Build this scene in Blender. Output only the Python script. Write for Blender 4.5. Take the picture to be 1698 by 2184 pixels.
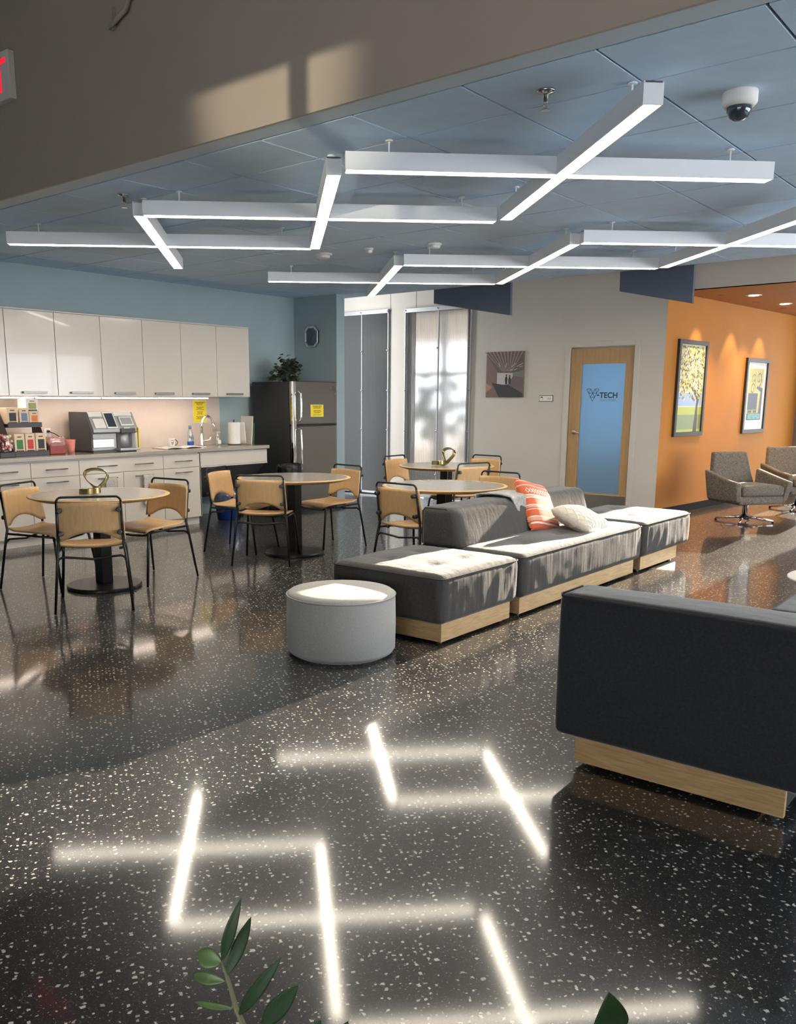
import bpy, bmesh, math, random
from mathutils import Vector, Matrix, noise
R = math.radians
rnd = random.Random(7)
for o in list(bpy.data.objects): bpy.data.objects.remove(o)
S = bpy.context.scene
COL = S.collection

# ------------------------------------------------------------------ camera
cam = bpy.data.cameras.new('camera'); co = bpy.data.objects.new('camera', cam); COL.objects.link(co)
co.location = (0, 0, 1.45); co.rotation_euler = (R(90 - 11.454), 0, R(39.9065 - 90))
cam.sensor_width = 36; cam.lens = 1868 / 2184 * 36
cam.shift_x = (849 - 758) / 2184; cam.shift_y = (1234 - 1092) / 2184
cam.clip_start = .02
S.camera = co
# ------------------------------------------------------------------ world, sun, exposure
W = bpy.data.worlds.new('sky'); S.world = W; W.use_nodes = True
bg = W.node_tree.nodes['Background']; bg.inputs[0].default_value = (.92, .96, 1, 1); bg.inputs[1].default_value = 5.0
sun = bpy.data.lights.new('sun', 'SUN'); sun.energy = 17; sun.angle = R(.6); sun.color = (1, .86, .68)
so = bpy.data.objects.new('sun', sun); COL.objects.link(so)
so.rotation_euler = Vector((-math.cos(R(10.2)), .015, -math.sin(R(10.2)))).to_track_quat('-Z', 'Y').to_euler()
LIGHT = 15.0          # radiance of the ceiling light lenses
S.view_settings.view_transform = 'Standard'; S.view_settings.look = 'None'
S.view_settings.exposure = 1.15; S.view_settings.gamma = 1; S.view_settings.use_curve_mapping = False

cy = S.cycles; cy.max_bounces = 5; cy.diffuse_bounces = 3; cy.glossy_bounces = 3; cy.transmission_bounces = 4; cy.transparent_max_bounces = 6
cy.caustics_reflective = False; cy.caustics_refractive = False; cy.use_adaptive_sampling = True; cy.adaptive_threshold = .07; cy.adaptive_min_samples = 16

# ------------------------------------------------------------------ materials
def srgb(r, g, b):
    f = lambda c: (c / 255 / 12.92) if c / 255 <= .04045 else ((c / 255 + .055) / 1.055) ** 2.4
    return (f(r), f(g), f(b), 1)
MATS = {}
def nodes(m): return m.node_tree.nodes, m.node_tree.links
def mat(name, col, rough=.5, metal=0, var=.04, vscale=30, bump=0, bscale=200, stretch=(1, 1, 1), sheen=0, coat=0, spec=.5, trans=0, emit=0, ecol=None):
    """principled surface whose colour varies slightly through a procedural noise"""
    if name in MATS: return MATS[name]
    m = bpy.data.materials.new(name); m.use_nodes = True; N, L = nodes(m)
    p = N['Principled BSDF']
    p.inputs['Roughness'].default_value = rough; p.inputs['Metallic'].default_value = metal
    p.inputs['Sheen Weight'].default_value = sheen; p.inputs['Coat Weight'].default_value = coat
    p.inputs['Specular IOR Level'].default_value = spec; p.inputs['Transmission Weight'].default_value = trans
    tc = N.new('ShaderNodeTexCoord'); mp = N.new('ShaderNodeMapping'); mp.inputs['Scale'].default_value = stretch
    L.new(tc.outputs['Object'], mp.inputs[0])
    nz = N.new('ShaderNodeTexNoise'); nz.inputs['Scale'].default_value = vscale; nz.inputs['Detail'].default_value = 4
    L.new(mp.outputs[0], nz.inputs['Vector'])
    mx = N.new('ShaderNodeMix'); mx.data_type = 'RGBA'
    lo = [max(0, c * (1 - 2 * var)) for c in col[:3]] + [1]; hi = [min(1, c * (1 + 2 * var)) for c in col[:3]] + [1]
    mx.inputs[6].default_value = lo; mx.inputs[7].default_value = hi
    L.new(nz.outputs[0], mx.inputs[0]); L.new(mx.outputs[2], p.inputs['Base Color'])
    if bump:
        n2 = N.new('ShaderNodeTexNoise'); n2.inputs['Scale'].default_value = bscale; n2.inputs['Detail'].default_value = 3
        L.new(mp.outputs[0], n2.inputs['Vector'])
        b = N.new('ShaderNodeBump'); b.inputs['Strength'].default_value = bump; b.inputs['Distance'].default_value = .01
        L.new(n2.outputs[0], b.inputs['Height']); L.new(b.outputs[0], p.inputs['Normal'])
    if emit:
        p.inputs['Emission Color'].default_value = ecol or col; p.inputs['Emission Strength'].default_value = emit
    MATS[name] = m; return m
def wood(name, a, b, axis=0, scale=6, rough=.45):
    m = bpy.data.materials.new(name); m.use_nodes = True; N, L = nodes(m); p = N['Principled BSDF']
    tc = N.new('ShaderNodeTexCoord'); mp = N.new('ShaderNodeMapping'); s = [14, 14, 14]; s[axis] = .9
    mp.inputs['Scale'].default_value = s; L.new(tc.outputs['Object'], mp.inputs[0])
    nz = N.new('ShaderNodeTexNoise'); nz.inputs['Scale'].default_value = scale; nz.inputs['Detail'].default_value = 6; nz.inputs['Distortion'].default_value = 1.2
    L.new(mp.outputs[0], nz.inputs['Vector'])
    cr = N.new('ShaderNodeValToRGB'); cr.color_ramp.elements[0].position = .3; cr.color_ramp.elements[1].position = .7
    cr.color_ramp.elements[0].color = a; cr.color_ramp.elements[1].color = b
    L.new(nz.outputs[0], cr.inputs[0]); L.new(cr.outputs[0], p.inputs['Base Color'])
    bp = N.new('ShaderNodeBump'); bp.inputs['Strength'].default_value = .08; bp.inputs['Distance'].default_value = .004
    L.new(nz.outputs[0], bp.inputs['Height']); L.new(bp.outputs[0], p.inputs['Normal'])
    p.inputs['Roughness'].default_value = rough
    MATS[name] = m; return m

def terrazzo():
    m = bpy.data.materials.new('terrazzo'); m.use_nodes = True; N, L = nodes(m); p = N['Principled BSDF']
    tc = N.new('ShaderNodeTexCoord')
    def M(op, a, b=None, c=None):
        n = N.new('ShaderNodeMath'); n.operation = op
        for i, v in enumerate((a, b, c)):
            if v is None: continue
            if isinstance(v, (int, float)): n.inputs[i].default_value = v
            else: L.new(v, n.inputs[i])
        return n.outputs[0]
    def chips(scale, ang, keep, r0, r1, metric):
        mp = N.new('ShaderNodeMapping'); mp.inputs['Rotation'].default_value = (0, 0, R(ang)); L.new(tc.outputs['Object'], mp.inputs[0])
        nz = N.new('ShaderNodeTexNoise'); nz.inputs['Scale'].default_value = 35; L.new(mp.outputs[0], nz.inputs['Vector'])
        mx = N.new('ShaderNodeMix'); mx.data_type = 'RGBA'; mx.blend_type = 'LINEAR_LIGHT'; mx.inputs[0].default_value = .012
        L.new(mp.outputs[0], mx.inputs[6]); L.new(nz.outputs[1], mx.inputs[7])
        v = N.new('ShaderNodeTexVoronoi'); v.voronoi_dimensions = '2D'; v.distance = metric; v.inputs['Scale'].default_value = scale
        L.new(mx.outputs[2], v.inputs['Vector'])
        sp = N.new('ShaderNodeSeparateColor'); L.new(v.outputs['Color'], sp.inputs[0])
        rad = M('MULTIPLY_ADD', sp.outputs[1], r1 - r0, r0)
        return M('MULTIPLY', M('LESS_THAN', sp.outputs[0], keep), M('LESS_THAN', v.outputs['Distance'], rad)), sp.outputs[2]
    big, tone = chips(48, 33, .30, .12, .24, 'CHEBYCHEV')
    mid, _ = chips(85, 68, .22, .10, .24, 'MANHATTAN')
    fine, _ = chips(230, 12, .28, .12, .34, 'EUCLIDEAN')
    # pale hair-thin curls of shell between the chips
    v = N.new('ShaderNodeTexVoronoi'); v.voronoi_dimensions = '2D'; v.inputs['Scale'].default_value = 30; L.new(tc.outputs['Object'], v.inputs['Vector'])
    sp = N.new('ShaderNodeSeparateColor'); L.new(v.outputs['Color'], sp.inputs[0])
    n3 = N.new('ShaderNodeTexNoise'); n3.inputs['Scale'].default_value = 60; L.new(tc.outputs['Object'], n3.inputs['Vector'])
    curl = M('MULTIPLY', M('MULTIPLY', M('LESS_THAN', sp.outputs[0], .45), M('LESS_THAN', M('ABSOLUTE', M('SUBTRACT', v.outputs['Distance'], .27)), .016)), M('GREATER_THAN', n3.outputs[0], .5))
    def mix(fac, a, b):
        x = N.new('ShaderNodeMix'); x.data_type = 'RGBA'; L.new(fac, x.inputs[0])
        for i, c in ((6, a), (7, b)):
            if isinstance(c, tuple): x.inputs[i].default_value = c
            else: L.new(c, x.inputs[i])
        return x.outputs[2]
    c = mix(n3.outputs[0], (.015, .016, .018, 1), (.032, .032, .034, 1))
    c = mix(M('MULTIPLY', fine, .8), c, (.13, .125, .115, 1))
    c = mix(M('MULTIPLY', curl, .8), c, (.20, .19, .17, 1))
    c = mix(mid, c, (.38, .36, .31, 1))
    c = mix(big, c, mix(tone, (.48, .46, .40, 1), (.80, .78, .70, 1)))
    L.new(c, p.inputs['Base Color'])
    p.inputs['Roughness'].default_value = .082; p.inputs['IOR'].default_value = 1.44
    p.inputs['Coat Weight'].default_value = .50; p.inputs['Coat Roughness'].default_value = .32; p.inputs['Coat IOR'].default_value = 1.45
    sc = N.new('ShaderNodeTexNoise'); sc.inputs['Scale'].default_value = 420; L.new(tc.outputs['Object'], sc.inputs['Vector'])
    b = N.new('ShaderNodeBump'); b.inputs['Strength'].default_value = .012; b.inputs['Distance'].default_value = .001
    L.new(sc.outputs[0], b.inputs['Height']); L.new(b.outputs[0], p.inputs['Normal'])
    MATS['terrazzo'] = m; return m

def fabric(name, a, b, weave=500, bump=.25, sheen=.35, wrinkle=0):
    m = bpy.data.materials.new(name); m.use_nodes = True; N, L = nodes(m); p = N['Principled BSDF']
    tc = N.new('ShaderNodeTexCoord')
    outs = []
    for s in ((weave, weave * .12, weave * .12), (weave * .12, weave * .12, weave)):
        mp = N.new('ShaderNodeMapping'); mp.inputs['Scale'].default_value = s; L.new(tc.outputs['Object'], mp.inputs[0])
        nz = N.new('ShaderNodeTexNoise'); nz.inputs['Scale'].default_value = 1; nz.inputs['Detail'].default_value = 2; L.new(mp.outputs[0], nz.inputs['Vector'])
        outs.append(nz.outputs[0])
    ad = N.new('ShaderNodeMath'); ad.operation = 'ADD'; L.new(outs[0], ad.inputs[0]); L.new(outs[1], ad.inputs[1])
    rg = N.new('ShaderNodeMapRange'); rg.inputs[1].default_value = .75; rg.inputs[2].default_value = 1.25; L.new(ad.outputs[0], rg.inputs[0])
    mx = N.new('ShaderNodeMix'); mx.data_type = 'RGBA'; mx.inputs[6].default_value = a; mx.inputs[7].default_value = b
    L.new(rg.outputs[0], mx.inputs[0]); L.new(mx.outputs[2], p.inputs['Base Color'])
    bp = N.new('ShaderNodeBump'); bp.inputs['Strength'].default_value = bump; bp.inputs['Distance'].default_value = .002
    L.new(ad.outputs[0], bp.inputs['Height'])
    if wrinkle:
        mp = N.new('ShaderNodeMapping'); mp.inputs['Scale'].default_value = (26, 26, 2.2); L.new(tc.outputs['Object'], mp.inputs[0])
        nz = N.new('ShaderNodeTexNoise'); nz.inputs['Scale'].default_value = 1; nz.inputs['Detail'].default_value = 3; L.new(mp.outputs[0], nz.inputs['Vector'])
        b2 = N.new('ShaderNodeBump'); b2.inputs['Strength'].default_value = wrinkle; b2.inputs['Distance'].default_value = .01
        L.new(nz.outputs[0], b2.inputs['Height']); L.new(bp.outputs[0], b2.inputs['Normal']); L.new(b2.outputs[0], p.inputs['Normal'])
    else: L.new(bp.outputs[0], p.inputs['Normal'])
    p.inputs['Roughness'].default_value = .9; p.inputs['Sheen Weight'].default_value = sheen; p.inputs['Sheen Roughness'].default_value = .4
    p.inputs['Specular IOR Level'].default_value = .15
    MATS[name] = m; return m
def emitter(name, col, s):
    m = bpy.data.materials.new(name); m.use_nodes = True; N, L = nodes(m); N.remove(N['Principled BSDF'])
    e = N.new('ShaderNodeEmission'); e.inputs[0].default_value = col; e.inputs[1].default_value = s
    L.new(e.outputs[0], N['Material Output'].inputs[0]); MATS[name] = m; return m
def sheet_glass(name, tint, rough, diff, body):
    """ribbed translucent plastic: rough transmission with a translucent share and a glossy skin"""
    m = bpy.data.materials.new(name); m.use_nodes = True; N, L = nodes(m); N.remove(N['Principled BSDF'])
    r = N.new('ShaderNodeBsdfRefraction'); r.inputs['Color'].default_value = tint; r.inputs['Roughness'].default_value = rough; r.inputs['IOR'].default_value = 1.16
    t = N.new('ShaderNodeBsdfTranslucent'); t.inputs[0].default_value = tint
    d = N.new('ShaderNodeBsdfDiffuse'); d.inputs[0].default_value = body
    g = N.new('ShaderNodeBsdfGlossy'); g.inputs['Roughness'].default_value = .16
    a = N.new('ShaderNodeMixShader'); a.inputs[0].default_value = .5; L.new(t.outputs[0], a.inputs[1]); L.new(d.outputs[0], a.inputs[2])
    b = N.new('ShaderNodeMixShader'); b.inputs[0].default_value = diff; L.new(r.outputs[0], b.inputs[1]); L.new(a.outputs[0], b.inputs[2])
    f = N.new('ShaderNodeFresnel'); f.inputs[0].default_value = 1.5
    nz = N.new('ShaderNodeTexNoise'); nz.inputs['Scale'].default_value = 3; bp = N.new('ShaderNodeBump'); bp.inputs['Strength'].default_value = .02
    L.new(nz.outputs[0], bp.inputs['Height']); L.new(bp.outputs[0], g.inputs['Normal'])
    c = N.new('ShaderNodeMixShader'); L.new(f.outputs[0], c.inputs[0]); L.new(b.outputs[0], c.inputs[1]); L.new(g.outputs[0], c.inputs[2])
    L.new(c.outputs[0], N['Material Output'].inputs[0]); MATS[name] = m; return m
def clear_pane(name, tint=(1, 1, 1, 1), gl=.12, op=0.0, opc=(1, 1, 1, 1)):
    m = bpy.data.materials.new(name); m.use_nodes = True; N, L = nodes(m); N.remove(N['Principled BSDF'])
    t = N.new('ShaderNodeBsdfTransparent'); t.inputs[0].default_value = tint
    g = N.new('ShaderNodeBsdfGlossy'); g.inputs['Roughness'].default_value = .05
    a = N.new('ShaderNodeMixShader'); a.inputs[0].default_value = gl; L.new(t.outputs[0], a.inputs[1]); L.new(g.outputs[0], a.inputs[2])
    d = N.new('ShaderNodeBsdfDiffuse'); d.inputs[0].default_value = opc
    b = N.new('ShaderNodeMixShader'); b.inputs[0].default_value = op; L.new(a.outputs[0], b.inputs[1]); L.new(d.outputs[0], b.inputs[2])
    L.new(b.outputs[0], N['Material Output'].inputs[0]); MATS[name] = m; return m

terrazzo()
mat('paint_white', (.57, .53, .475, 1), .75, var=.02, vscale=3)
mat('paint_blue', (.32, .40, .42, 1), .7, var=.03, vscale=3)
mat('paint_blue_trim', (.52, .61, .66, 1), .6, var=.02)
mat('paint_beige', (.42, .36, .305, 1), .75, var=.03, vscale=3)
mat('paint_orange', (.46, .175, .018, 1), .75, var=.04, vscale=3)
mat('concrete', (.20, .175, .15, 1), .8, var=.18, vscale=6, bump=.2, bscale=40)
mat('tile_blue', (.58, .735, .90, 1), .9, var=.04, vscale=8, bump=.12, bscale=260)
mat('grid_dark', (.05, .07, .085, 1), .7)
mat('base_black', (.018, .018, .02, 1), .85, spec=.15)
mat('handle_steel', (.26, .25, .235, 1), .38, 1, var=.06, vscale=60)
mat('housing_white', (.80, .82, .84, 1), .4, var=.01)
emitter('lens', (1, .90, .74, 1), LIGHT)
emitter('lens_warm', (1, .82, .66, 1), 8)
emitter('lens_down', (1, .80, .55, 1), 14)
emitter('exit_red', (1, .02, .045, 1), .5)
mat('laminate', (.64, .585, .52, 1), .16, var=.01, vscale=4, coat=.3)
mat('cabinet_body', (.60, .56, .50, 1), .4, var=.01)
mat('steel_brushed', (.52, .50, .47, 1), .28, 1, var=.08, vscale=60, stretch=(1, 1, 12))
mat('counter_gray', (.38, .33, .28, 1), .16, var=.08, vscale=90, coat=.2)
mat('splash', (.60, .50, .43, 1), .5, var=.03, vscale=8)
mat('fridge_steel', (.30, .285, .26, 1), .30, 1, var=.05, vscale=40, stretch=(14, 14, .5))
mat('fridge_side', (.035, .035, .038, 1), .45, var=.1, vscale=60, bump=.1, bscale=300)
mat('chrome', (.82, .82, .82, 1), .07, 1, var=.01)
mat('black_metal', (.012, .012, .013, 1), .32, .3, var=.05)
mat('black_plastic', (.02, .02, .022, 1), .4)
mat('gray_dark', (.085, .085, .09, 1), .6)
mat('tabletop', (.29, .27, .245, 1), .22, var=.02, vscale=20)
mat('gold', (.42, .34, .15, 1), .22, 1, var=.04)
mat('glass_mirror', (.10, .12, .15, 1), .06, .6, var=.02)
mat('silver', (.62, .62, .62, 1), .2, 1)
mat('yellow_paper', (.86, .66, .015, 1), .6, var=.02)
mat('print_dark', (.10, .08, .04, 1), .7)
mat('paper_white', (.78, .75, .71, 1), .7, var=.02)
mat('navy_ink', (.012, .02, .045, 1), .5)
mat('gray_ink', (.12, .17, .24, 1), .5)
mat('baffle', (.095, .115, .155, 1), .85, var=.04, vscale=20)
mat('alu', (.40, .40, .41, 1), .45, .5, var=.03)
wood('maple', (.52, .32, .145, 1), (.60, .385, .185, 1), 2, 5)
wood('maple_door', (.38, .23, .105, 1), (.48, .30, .14, 1), 2, 4)
wood('oak', (.38, .235, .10, 1), (.56, .37, .175, 1), 0, 7)
wood('oak_y', (.38, .235, .10, 1), (.56, .37, .175, 1), 1, 7)
fabric('charcoal', (.046, .044, .044, 1), (.074, .070, .067, 1), 700, .2, .25, wrinkle=.35)
fabric('navy_charcoal', (.021, .022, .026, 1), (.036, .036, .039, 1), 700, .2, .6, wrinkle=.12)
fabric('tweed', (.085, .072, .060, 1), (.26, .225, .19, 1), 320, .4, .1)
fabric('gray_felt', (.34, .335, .32, 1), (.46, .455, .435, 1), 900, .25, .1)
fabric('cream_knit', (.46, .43, .36, 1), (.62, .58, .49, 1), 500, .4, .2)
fabric('gray_throw', (.20, .20, .195, 1), (.44, .43, .41, 1), 260, .6, .2)
mat('piping', (.035, .034, .035, 1), .9)
sheet_glass('polycarb', (.40, .40, .41, 1), .30, .42, (.74, .75, .76, 1))
sheet_glass('frost_blue', (.42, .66, .90, 1), .55, .80, (.40, .62, .84, 1))
clear_pane('window_glass', gl=.06)
clear_pane('liner_clear', (.9, .92, .95, 1), .25, .12, (.7, .75, .8, 1))
clear_pane('jar_glass', gl=.05)
clear_pane('liner_pink', (1, .8, .78, 1), .2, .45, (.75, .45, .42, 1))
clear_pane('bottle_clear', (.85, .92, .95, 1), .3, .08, (.8, .85, .88, 1))
mat('bin_red', (.28, .03, .03, 1), .4); mat('bin_blue', (.015, .07, .34, 1), .4)
mat('cup_pink', (.75, .25, .20, 1), .45); mat('bag_black', (.012, .012, .013, 1), .25, bump=.5, bscale=25)
mat('leaf_dark', (.018, .042, .014, 1), .5, var=.25, vscale=25, spec=.25); mat('leaf_light', (.09, .15, .045, 1), .45, var=.2, vscale=30)
mat('leaf_dusty', (.045, .06, .042, 1), .6, var=.3, vscale=20); mat('stem_green', (.13, .13, .06, 1), .6)
mat('pot_clay', (.10, .10, .10, 1), .6); mat('soil', (.02, .015, .01, 1), .95)
mat('towel', (.55, .52, .48, 1), .95, var=.35, vscale=120, bump=.5, bscale=150)
mat('green_ink', (.05, .20, .06, 1), .6); mat('red_ink', (.55, .05, .04, 1), .6); mat('orange_ink', (.70, .20, .06, 1), .6)
mat('blue_ink', (.16, .22, .36, 1), .6); mat('olive_ink', (.36, .34, .12, 1), .6); mat('dark_ink', (.03, .03, .035, 1), .6); mat('maroon', (.10, .02, .025, 1), .5)
mat('kraft', (.72, .56, .40, 1), .65, var=.04)

# ------------------------------------------------------------------ mesh helpers
class MB:
    def __init__(s): s.v = []; s.f = []; s.m = []
    def add(s, vs, fs, mi=0):
        n = len(s.v); s.v += [tuple(v) for v in vs]; s.f += [tuple(i + n for i in f) for f in fs]; s.m += [mi] * len(fs); return s
    def box(s, x0, x1, y0, y1, z0, z1, mi=0):
        return s.add([(x0, y0, z0), (x1, y0, z0), (x1, y1, z0), (x0, y1, z0), (x0, y0, z1), (x1, y0, z1), (x1, y1, z1), (x0, y1, z1)],
                     [(3, 2, 1, 0), (4, 5, 6, 7), (0, 1, 5, 4), (1, 2, 6, 5), (2, 3, 7, 6), (3, 0, 4, 7)], mi)
    def prism(s, poly, d, M=None, mi=0):
        """polygon in the local x-y plane, thickened from z=0 to z=d, placed by M"""
        n = len(poly); vs = [Vector((x, y, 0)) for x, y in poly] + [Vector((x, y, d)) for x, y in poly]
        if M is not None: vs = [M @ v for v in vs]
        fs = [tuple(range(n - 1, -1, -1)), tuple(range(n, 2 * n))] + [(i, (i + 1) % n, n + (i + 1) % n, n + i) for i in range(n)]
        return s.add(vs, fs, mi)
    def lathe(s, prof, c=(0, 0, 0), n=32, mi=0, M=None):
        vs = []; fs = []
        for r, z in prof:
            for k in range(n):
                a = 2 * math.pi * k / n; v = Vector((c[0] + r * math.cos(a), c[1] + r * math.sin(a), c[2] + z))
                vs.append(M @ v if M is not None else v)
        for i in range(len(prof) - 1):
            for k in range(n): fs.append((i * n + k, i * n + (k + 1) % n, (i + 1) * n + (k + 1) % n, (i + 1) * n + k))
        fs.append(tuple(range(n - 1, -1, -1))); fs.append(tuple((len(prof) - 1) * n + k for k in range(n)))
        return s.add(vs, fs, mi)
    def tube(s, path, r, n=10, mi=0, closed=False, rz=None):
        P = [Vector(p) for p in path]; m = len(P); vs = []; fs = []; up = None
        for i, p in enumerate(P):
            a = P[(i - 1) % m] if (closed or i > 0) else p; b = P[(i + 1) % m] if (closed or i < m - 1) else p
            t = (b - a).normalized()
            if up is None: up = Vector((0, 0, 1)) if abs(t.z) < .9 else Vector((1, 0, 0))
            x = t.cross(up).normalized(); up = x.cross(t).normalized()
            rr = r[i] if isinstance(r, (list, tuple)) else r
            for k in range(n):
                an = 2 * math.pi * k / n; vs.append(p + x * (rr * math.cos(an)) + up * ((rz or rr) * math.sin(an)))
        for i in range(m if closed else m - 1):
            j = (i + 1) % m
            for k in range(n): fs.append((i * n + k, i * n + (k + 1) % n, j * n + (k + 1) % n, j * n + k))
        if not closed: fs.append(tuple(range(n - 1, -1, -1))); fs.append(tuple((m - 1) * n + k for k in range(n)))
        return s.add(vs, fs, mi)
    def grid(s, fn, nu, nv, mi=0):
        vs = [fn(i / nu, j / nv) for j in range(nv + 1) for i in range(nu + 1)]
        fs = [(j * (nu + 1) + i, j * (nu + 1) + i + 1, (j + 1) * (nu + 1) + i + 1, (j + 1) * (nu + 1) + i) for j in range(nv) for i in range(nu)]
        return s.add(vs, fs, mi)
    def build(s, name, mats, parent=None, bevel=0, seg=2, smooth=False, solid=0, sub=0, weld=False):
        me = bpy.data.meshes.new(name); me.from_pydata([tuple(v) for v in s.v], [], s.f)
        for m in (mats if isinstance(mats, (list, tuple)) else [mats]): me.materials.append(MATS[m])
        me.polygons.foreach_set('material_index', s.m)
        if weld:
            b = bmesh.new(); b.from_mesh(me); bmesh.ops.remove_doubles(b, verts=b.verts, dist=1e-4); bmesh.ops.recalc_face_normals(b, faces=b.faces); b.to_mesh(me); b.free()
        else:
            b = bmesh.new(); b.from_mesh(me); bmesh.ops.recalc_face_normals(b, faces=b.faces); b.to_mesh(me); b.free()
        if smooth: me.polygons.foreach_set('use_smooth', [True] * len(me.polygons))
        o = bpy.data.objects.new(name, me); COL.objects.link(o)
        if parent: o.parent = parent
        if solid:
            k = o.modifiers.new('t', 'SOLIDIFY'); k.thickness = solid; k.offset = 0
        if bevel:
            k = o.modifiers.new('b', 'BEVEL'); k.width = bevel; k.segments = seg; k.limit_method = 'ANGLE'; k.angle_limit = R(40)
        if sub:
            k = o.modifiers.new('s', 'SUBSURF'); k.levels = k.render_levels = sub
        return o
def tag(o, label=None, cat=None, group=None, kind=None):
    if label: o['label'] = label
    if cat: o['category'] = cat
    if group: o['group'] = group
    if kind: o['kind'] = kind
    return o
def thing(name, label, cat, loc=(0, 0, 0), rz=0, group=None):
    o = bpy.data.objects.new(name, None); COL.objects.link(o); o.location = loc; o.rotation_euler = (0, 0, rz); o.empty_display_size = .1
    return tag(o, label, cat, group)
def dup(root, loc, rz, label, sc=1):
    def cp(o, par):
        c = o.copy(); COL.objects.link(c); c.parent = par
        for ch in o.children: cp(ch, c)
        return c
    r = cp(root, None); r.location = loc; r.rotation_euler = (0, 0, rz); r['label'] = label; return r
def box(name, m, x0, x1, y0, y1, z0, z1, parent=None, bevel=0): return MB().box(x0, x1, y0, y1, z0, z1).build(name, m, parent, bevel)
def struct(name, o, label=None): o.name = name; o['kind'] = 'structure'; return tag(o, label)
def arc(c, r, a0, a1, n, plane='xz'):
    out = []
    for i in range(n + 1):
        a = R(a0 + (a1 - a0) * i / n); u, v = r * math.cos(a), r * math.sin(a)
        out.append((c[0] + u, c[1], c[2] + v) if plane == 'xz' else (c[0] + u, c[1] + v, c[2]) if plane == 'xy' else (c[0], c[1] + u, c[2] + v))
    return out
def basis(o, x, y): 
    x = Vector(x).normalized(); y = Vector(y).normalized(); z = x.cross(y)
    M = Matrix((x, y, z)).transposed().to_4x4(); M.translation = Vector(o); return M
def text(name, body, size, M, m, parent, align='LEFT', ext=.001, bold=0, space=1):
    c = bpy.data.curves.new(name, 'FONT'); c.body = body; c.size = size; c.extrude = ext; c.align_x = align; c.offset = bold; c.space_character = space
    t = bpy.data.objects.new(name + '_c', c); COL.objects.link(t)
    dg = bpy.context.evaluated_depsgraph_get(); me = bpy.data.meshes.new_from_object(t.evaluated_get(dg))
    bpy.data.objects.remove(t); me.materials.clear(); me.materials.append(MATS[m])
    o = bpy.data.objects.new(name, me); COL.objects.link(o); o.parent = parent; o.matrix_local = M; return o
def print_mesh(name, shapes, M, parent, mats, d=.0006):
    """flat print: polygons laid one above another, each a hair above the last"""
    b = MB()
    for i, (poly, k) in enumerate(shapes):
        T = M @ Matrix.Translation((0, 0, d * (i % 40) * .12 + .0004)); b.add([T @ Vector((x, y, 0)) for x, y in poly], [tuple(range(len(poly)))], mats.index(k))
    return b.build(name, mats, parent)
def rect(x0, y0, x1, y1): return [(x0, y0), (x1, y0), (x1, y1), (x0, y1)]
def line(x0, y0, x1, y1, w):
    d = Vector((x1 - x0, y1 - y0)); n = Vector((-d.y, d.x)).normalized() * w / 2
    return [(x0 - n.x, y0 - n.y), (x1 - n.x, y1 - n.y), (x1 + n.x, y1 + n.y), (x0 + n.x, y0 + n.y)]

# ================================================================== THE SETTING
XB, XE, XW, YK = 3.48, 9.70, 10.95, 8.85        # bulkhead, blue ceiling edge, white wall, kitchen wall
CZ, UZ, EZ, OZ = 2.86, 3.40, 4.70, 2.755        # blue ceiling, upper ceiling, entry ceiling, alcove ceiling
OA = R(-4.5); OD = Vector((math.cos(OA), math.sin(OA), 0)); OP = Vector((XW, 4.20, 0))   # orange wall line
def ow(s, z=0, n=0): return OP + OD * s + Vector((OD.y, -OD.x, 0)) * n + Vector((0, 0, z))   # along the orange wall, n towards the room

fl = struct('floor', box('floor', 'terrazzo', -4, 18.5, -5, 10.2, -.2, 0), 'glossy black terrazzo floor with pale chips')
struct('wall_left', box('wall_left', 'paint_blue', -4, 9.42, YK, YK + .15, 0, EZ), 'blue-grey kitchen wall')
struct('wall_left_return', box('wall_left_return', 'paint_blue', 9.24, 9.405, 8.06, YK, 0, UZ), 'short blue-grey wall beside the refrigerator')
box('baseboard', 'base_black', 9.232, 9.413, 8.05, 8.85, .0, .075).parent = bpy.data.objects['wall_left_return']
struct('wall_alcove', box('wall_alcove', 'paint_white', 9.405, XW, 9.95, 10.1, 0, UZ))
# white wall with openings for the two plastic screens and the office door
wb = MB()
for y0, y1, z0, z1 in ((4.20, 4.585, 0, UZ), (4.585, 5.46, 2.135, UZ), (5.46, 7.07, 0, UZ), (7.07, 8.07, 2.74, UZ), (8.07, 8.56, 0, UZ), (8.56, 9.75, 2.74, UZ), (9.75, 10.1, 0, UZ)):
    wb.box(XW, XW + .12, y0, y1, z0, z1)
wallb = struct('wall_back', wb.build('wall_back', 'paint_white'), 'white wall with the office door')
MB().box(XW - .008, XW, 5.53, 6.99, 0, .09).box(XW - .008, XW, 4.20, 4.53, 0, .09).build('baseboard', 'paint_white', wallb)
for y in (7.98, 8.46): box('panel_joint', 'grid_dark', XW - .002, XW, y - .003, y + .003, 2.80, UZ, wallb)
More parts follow.
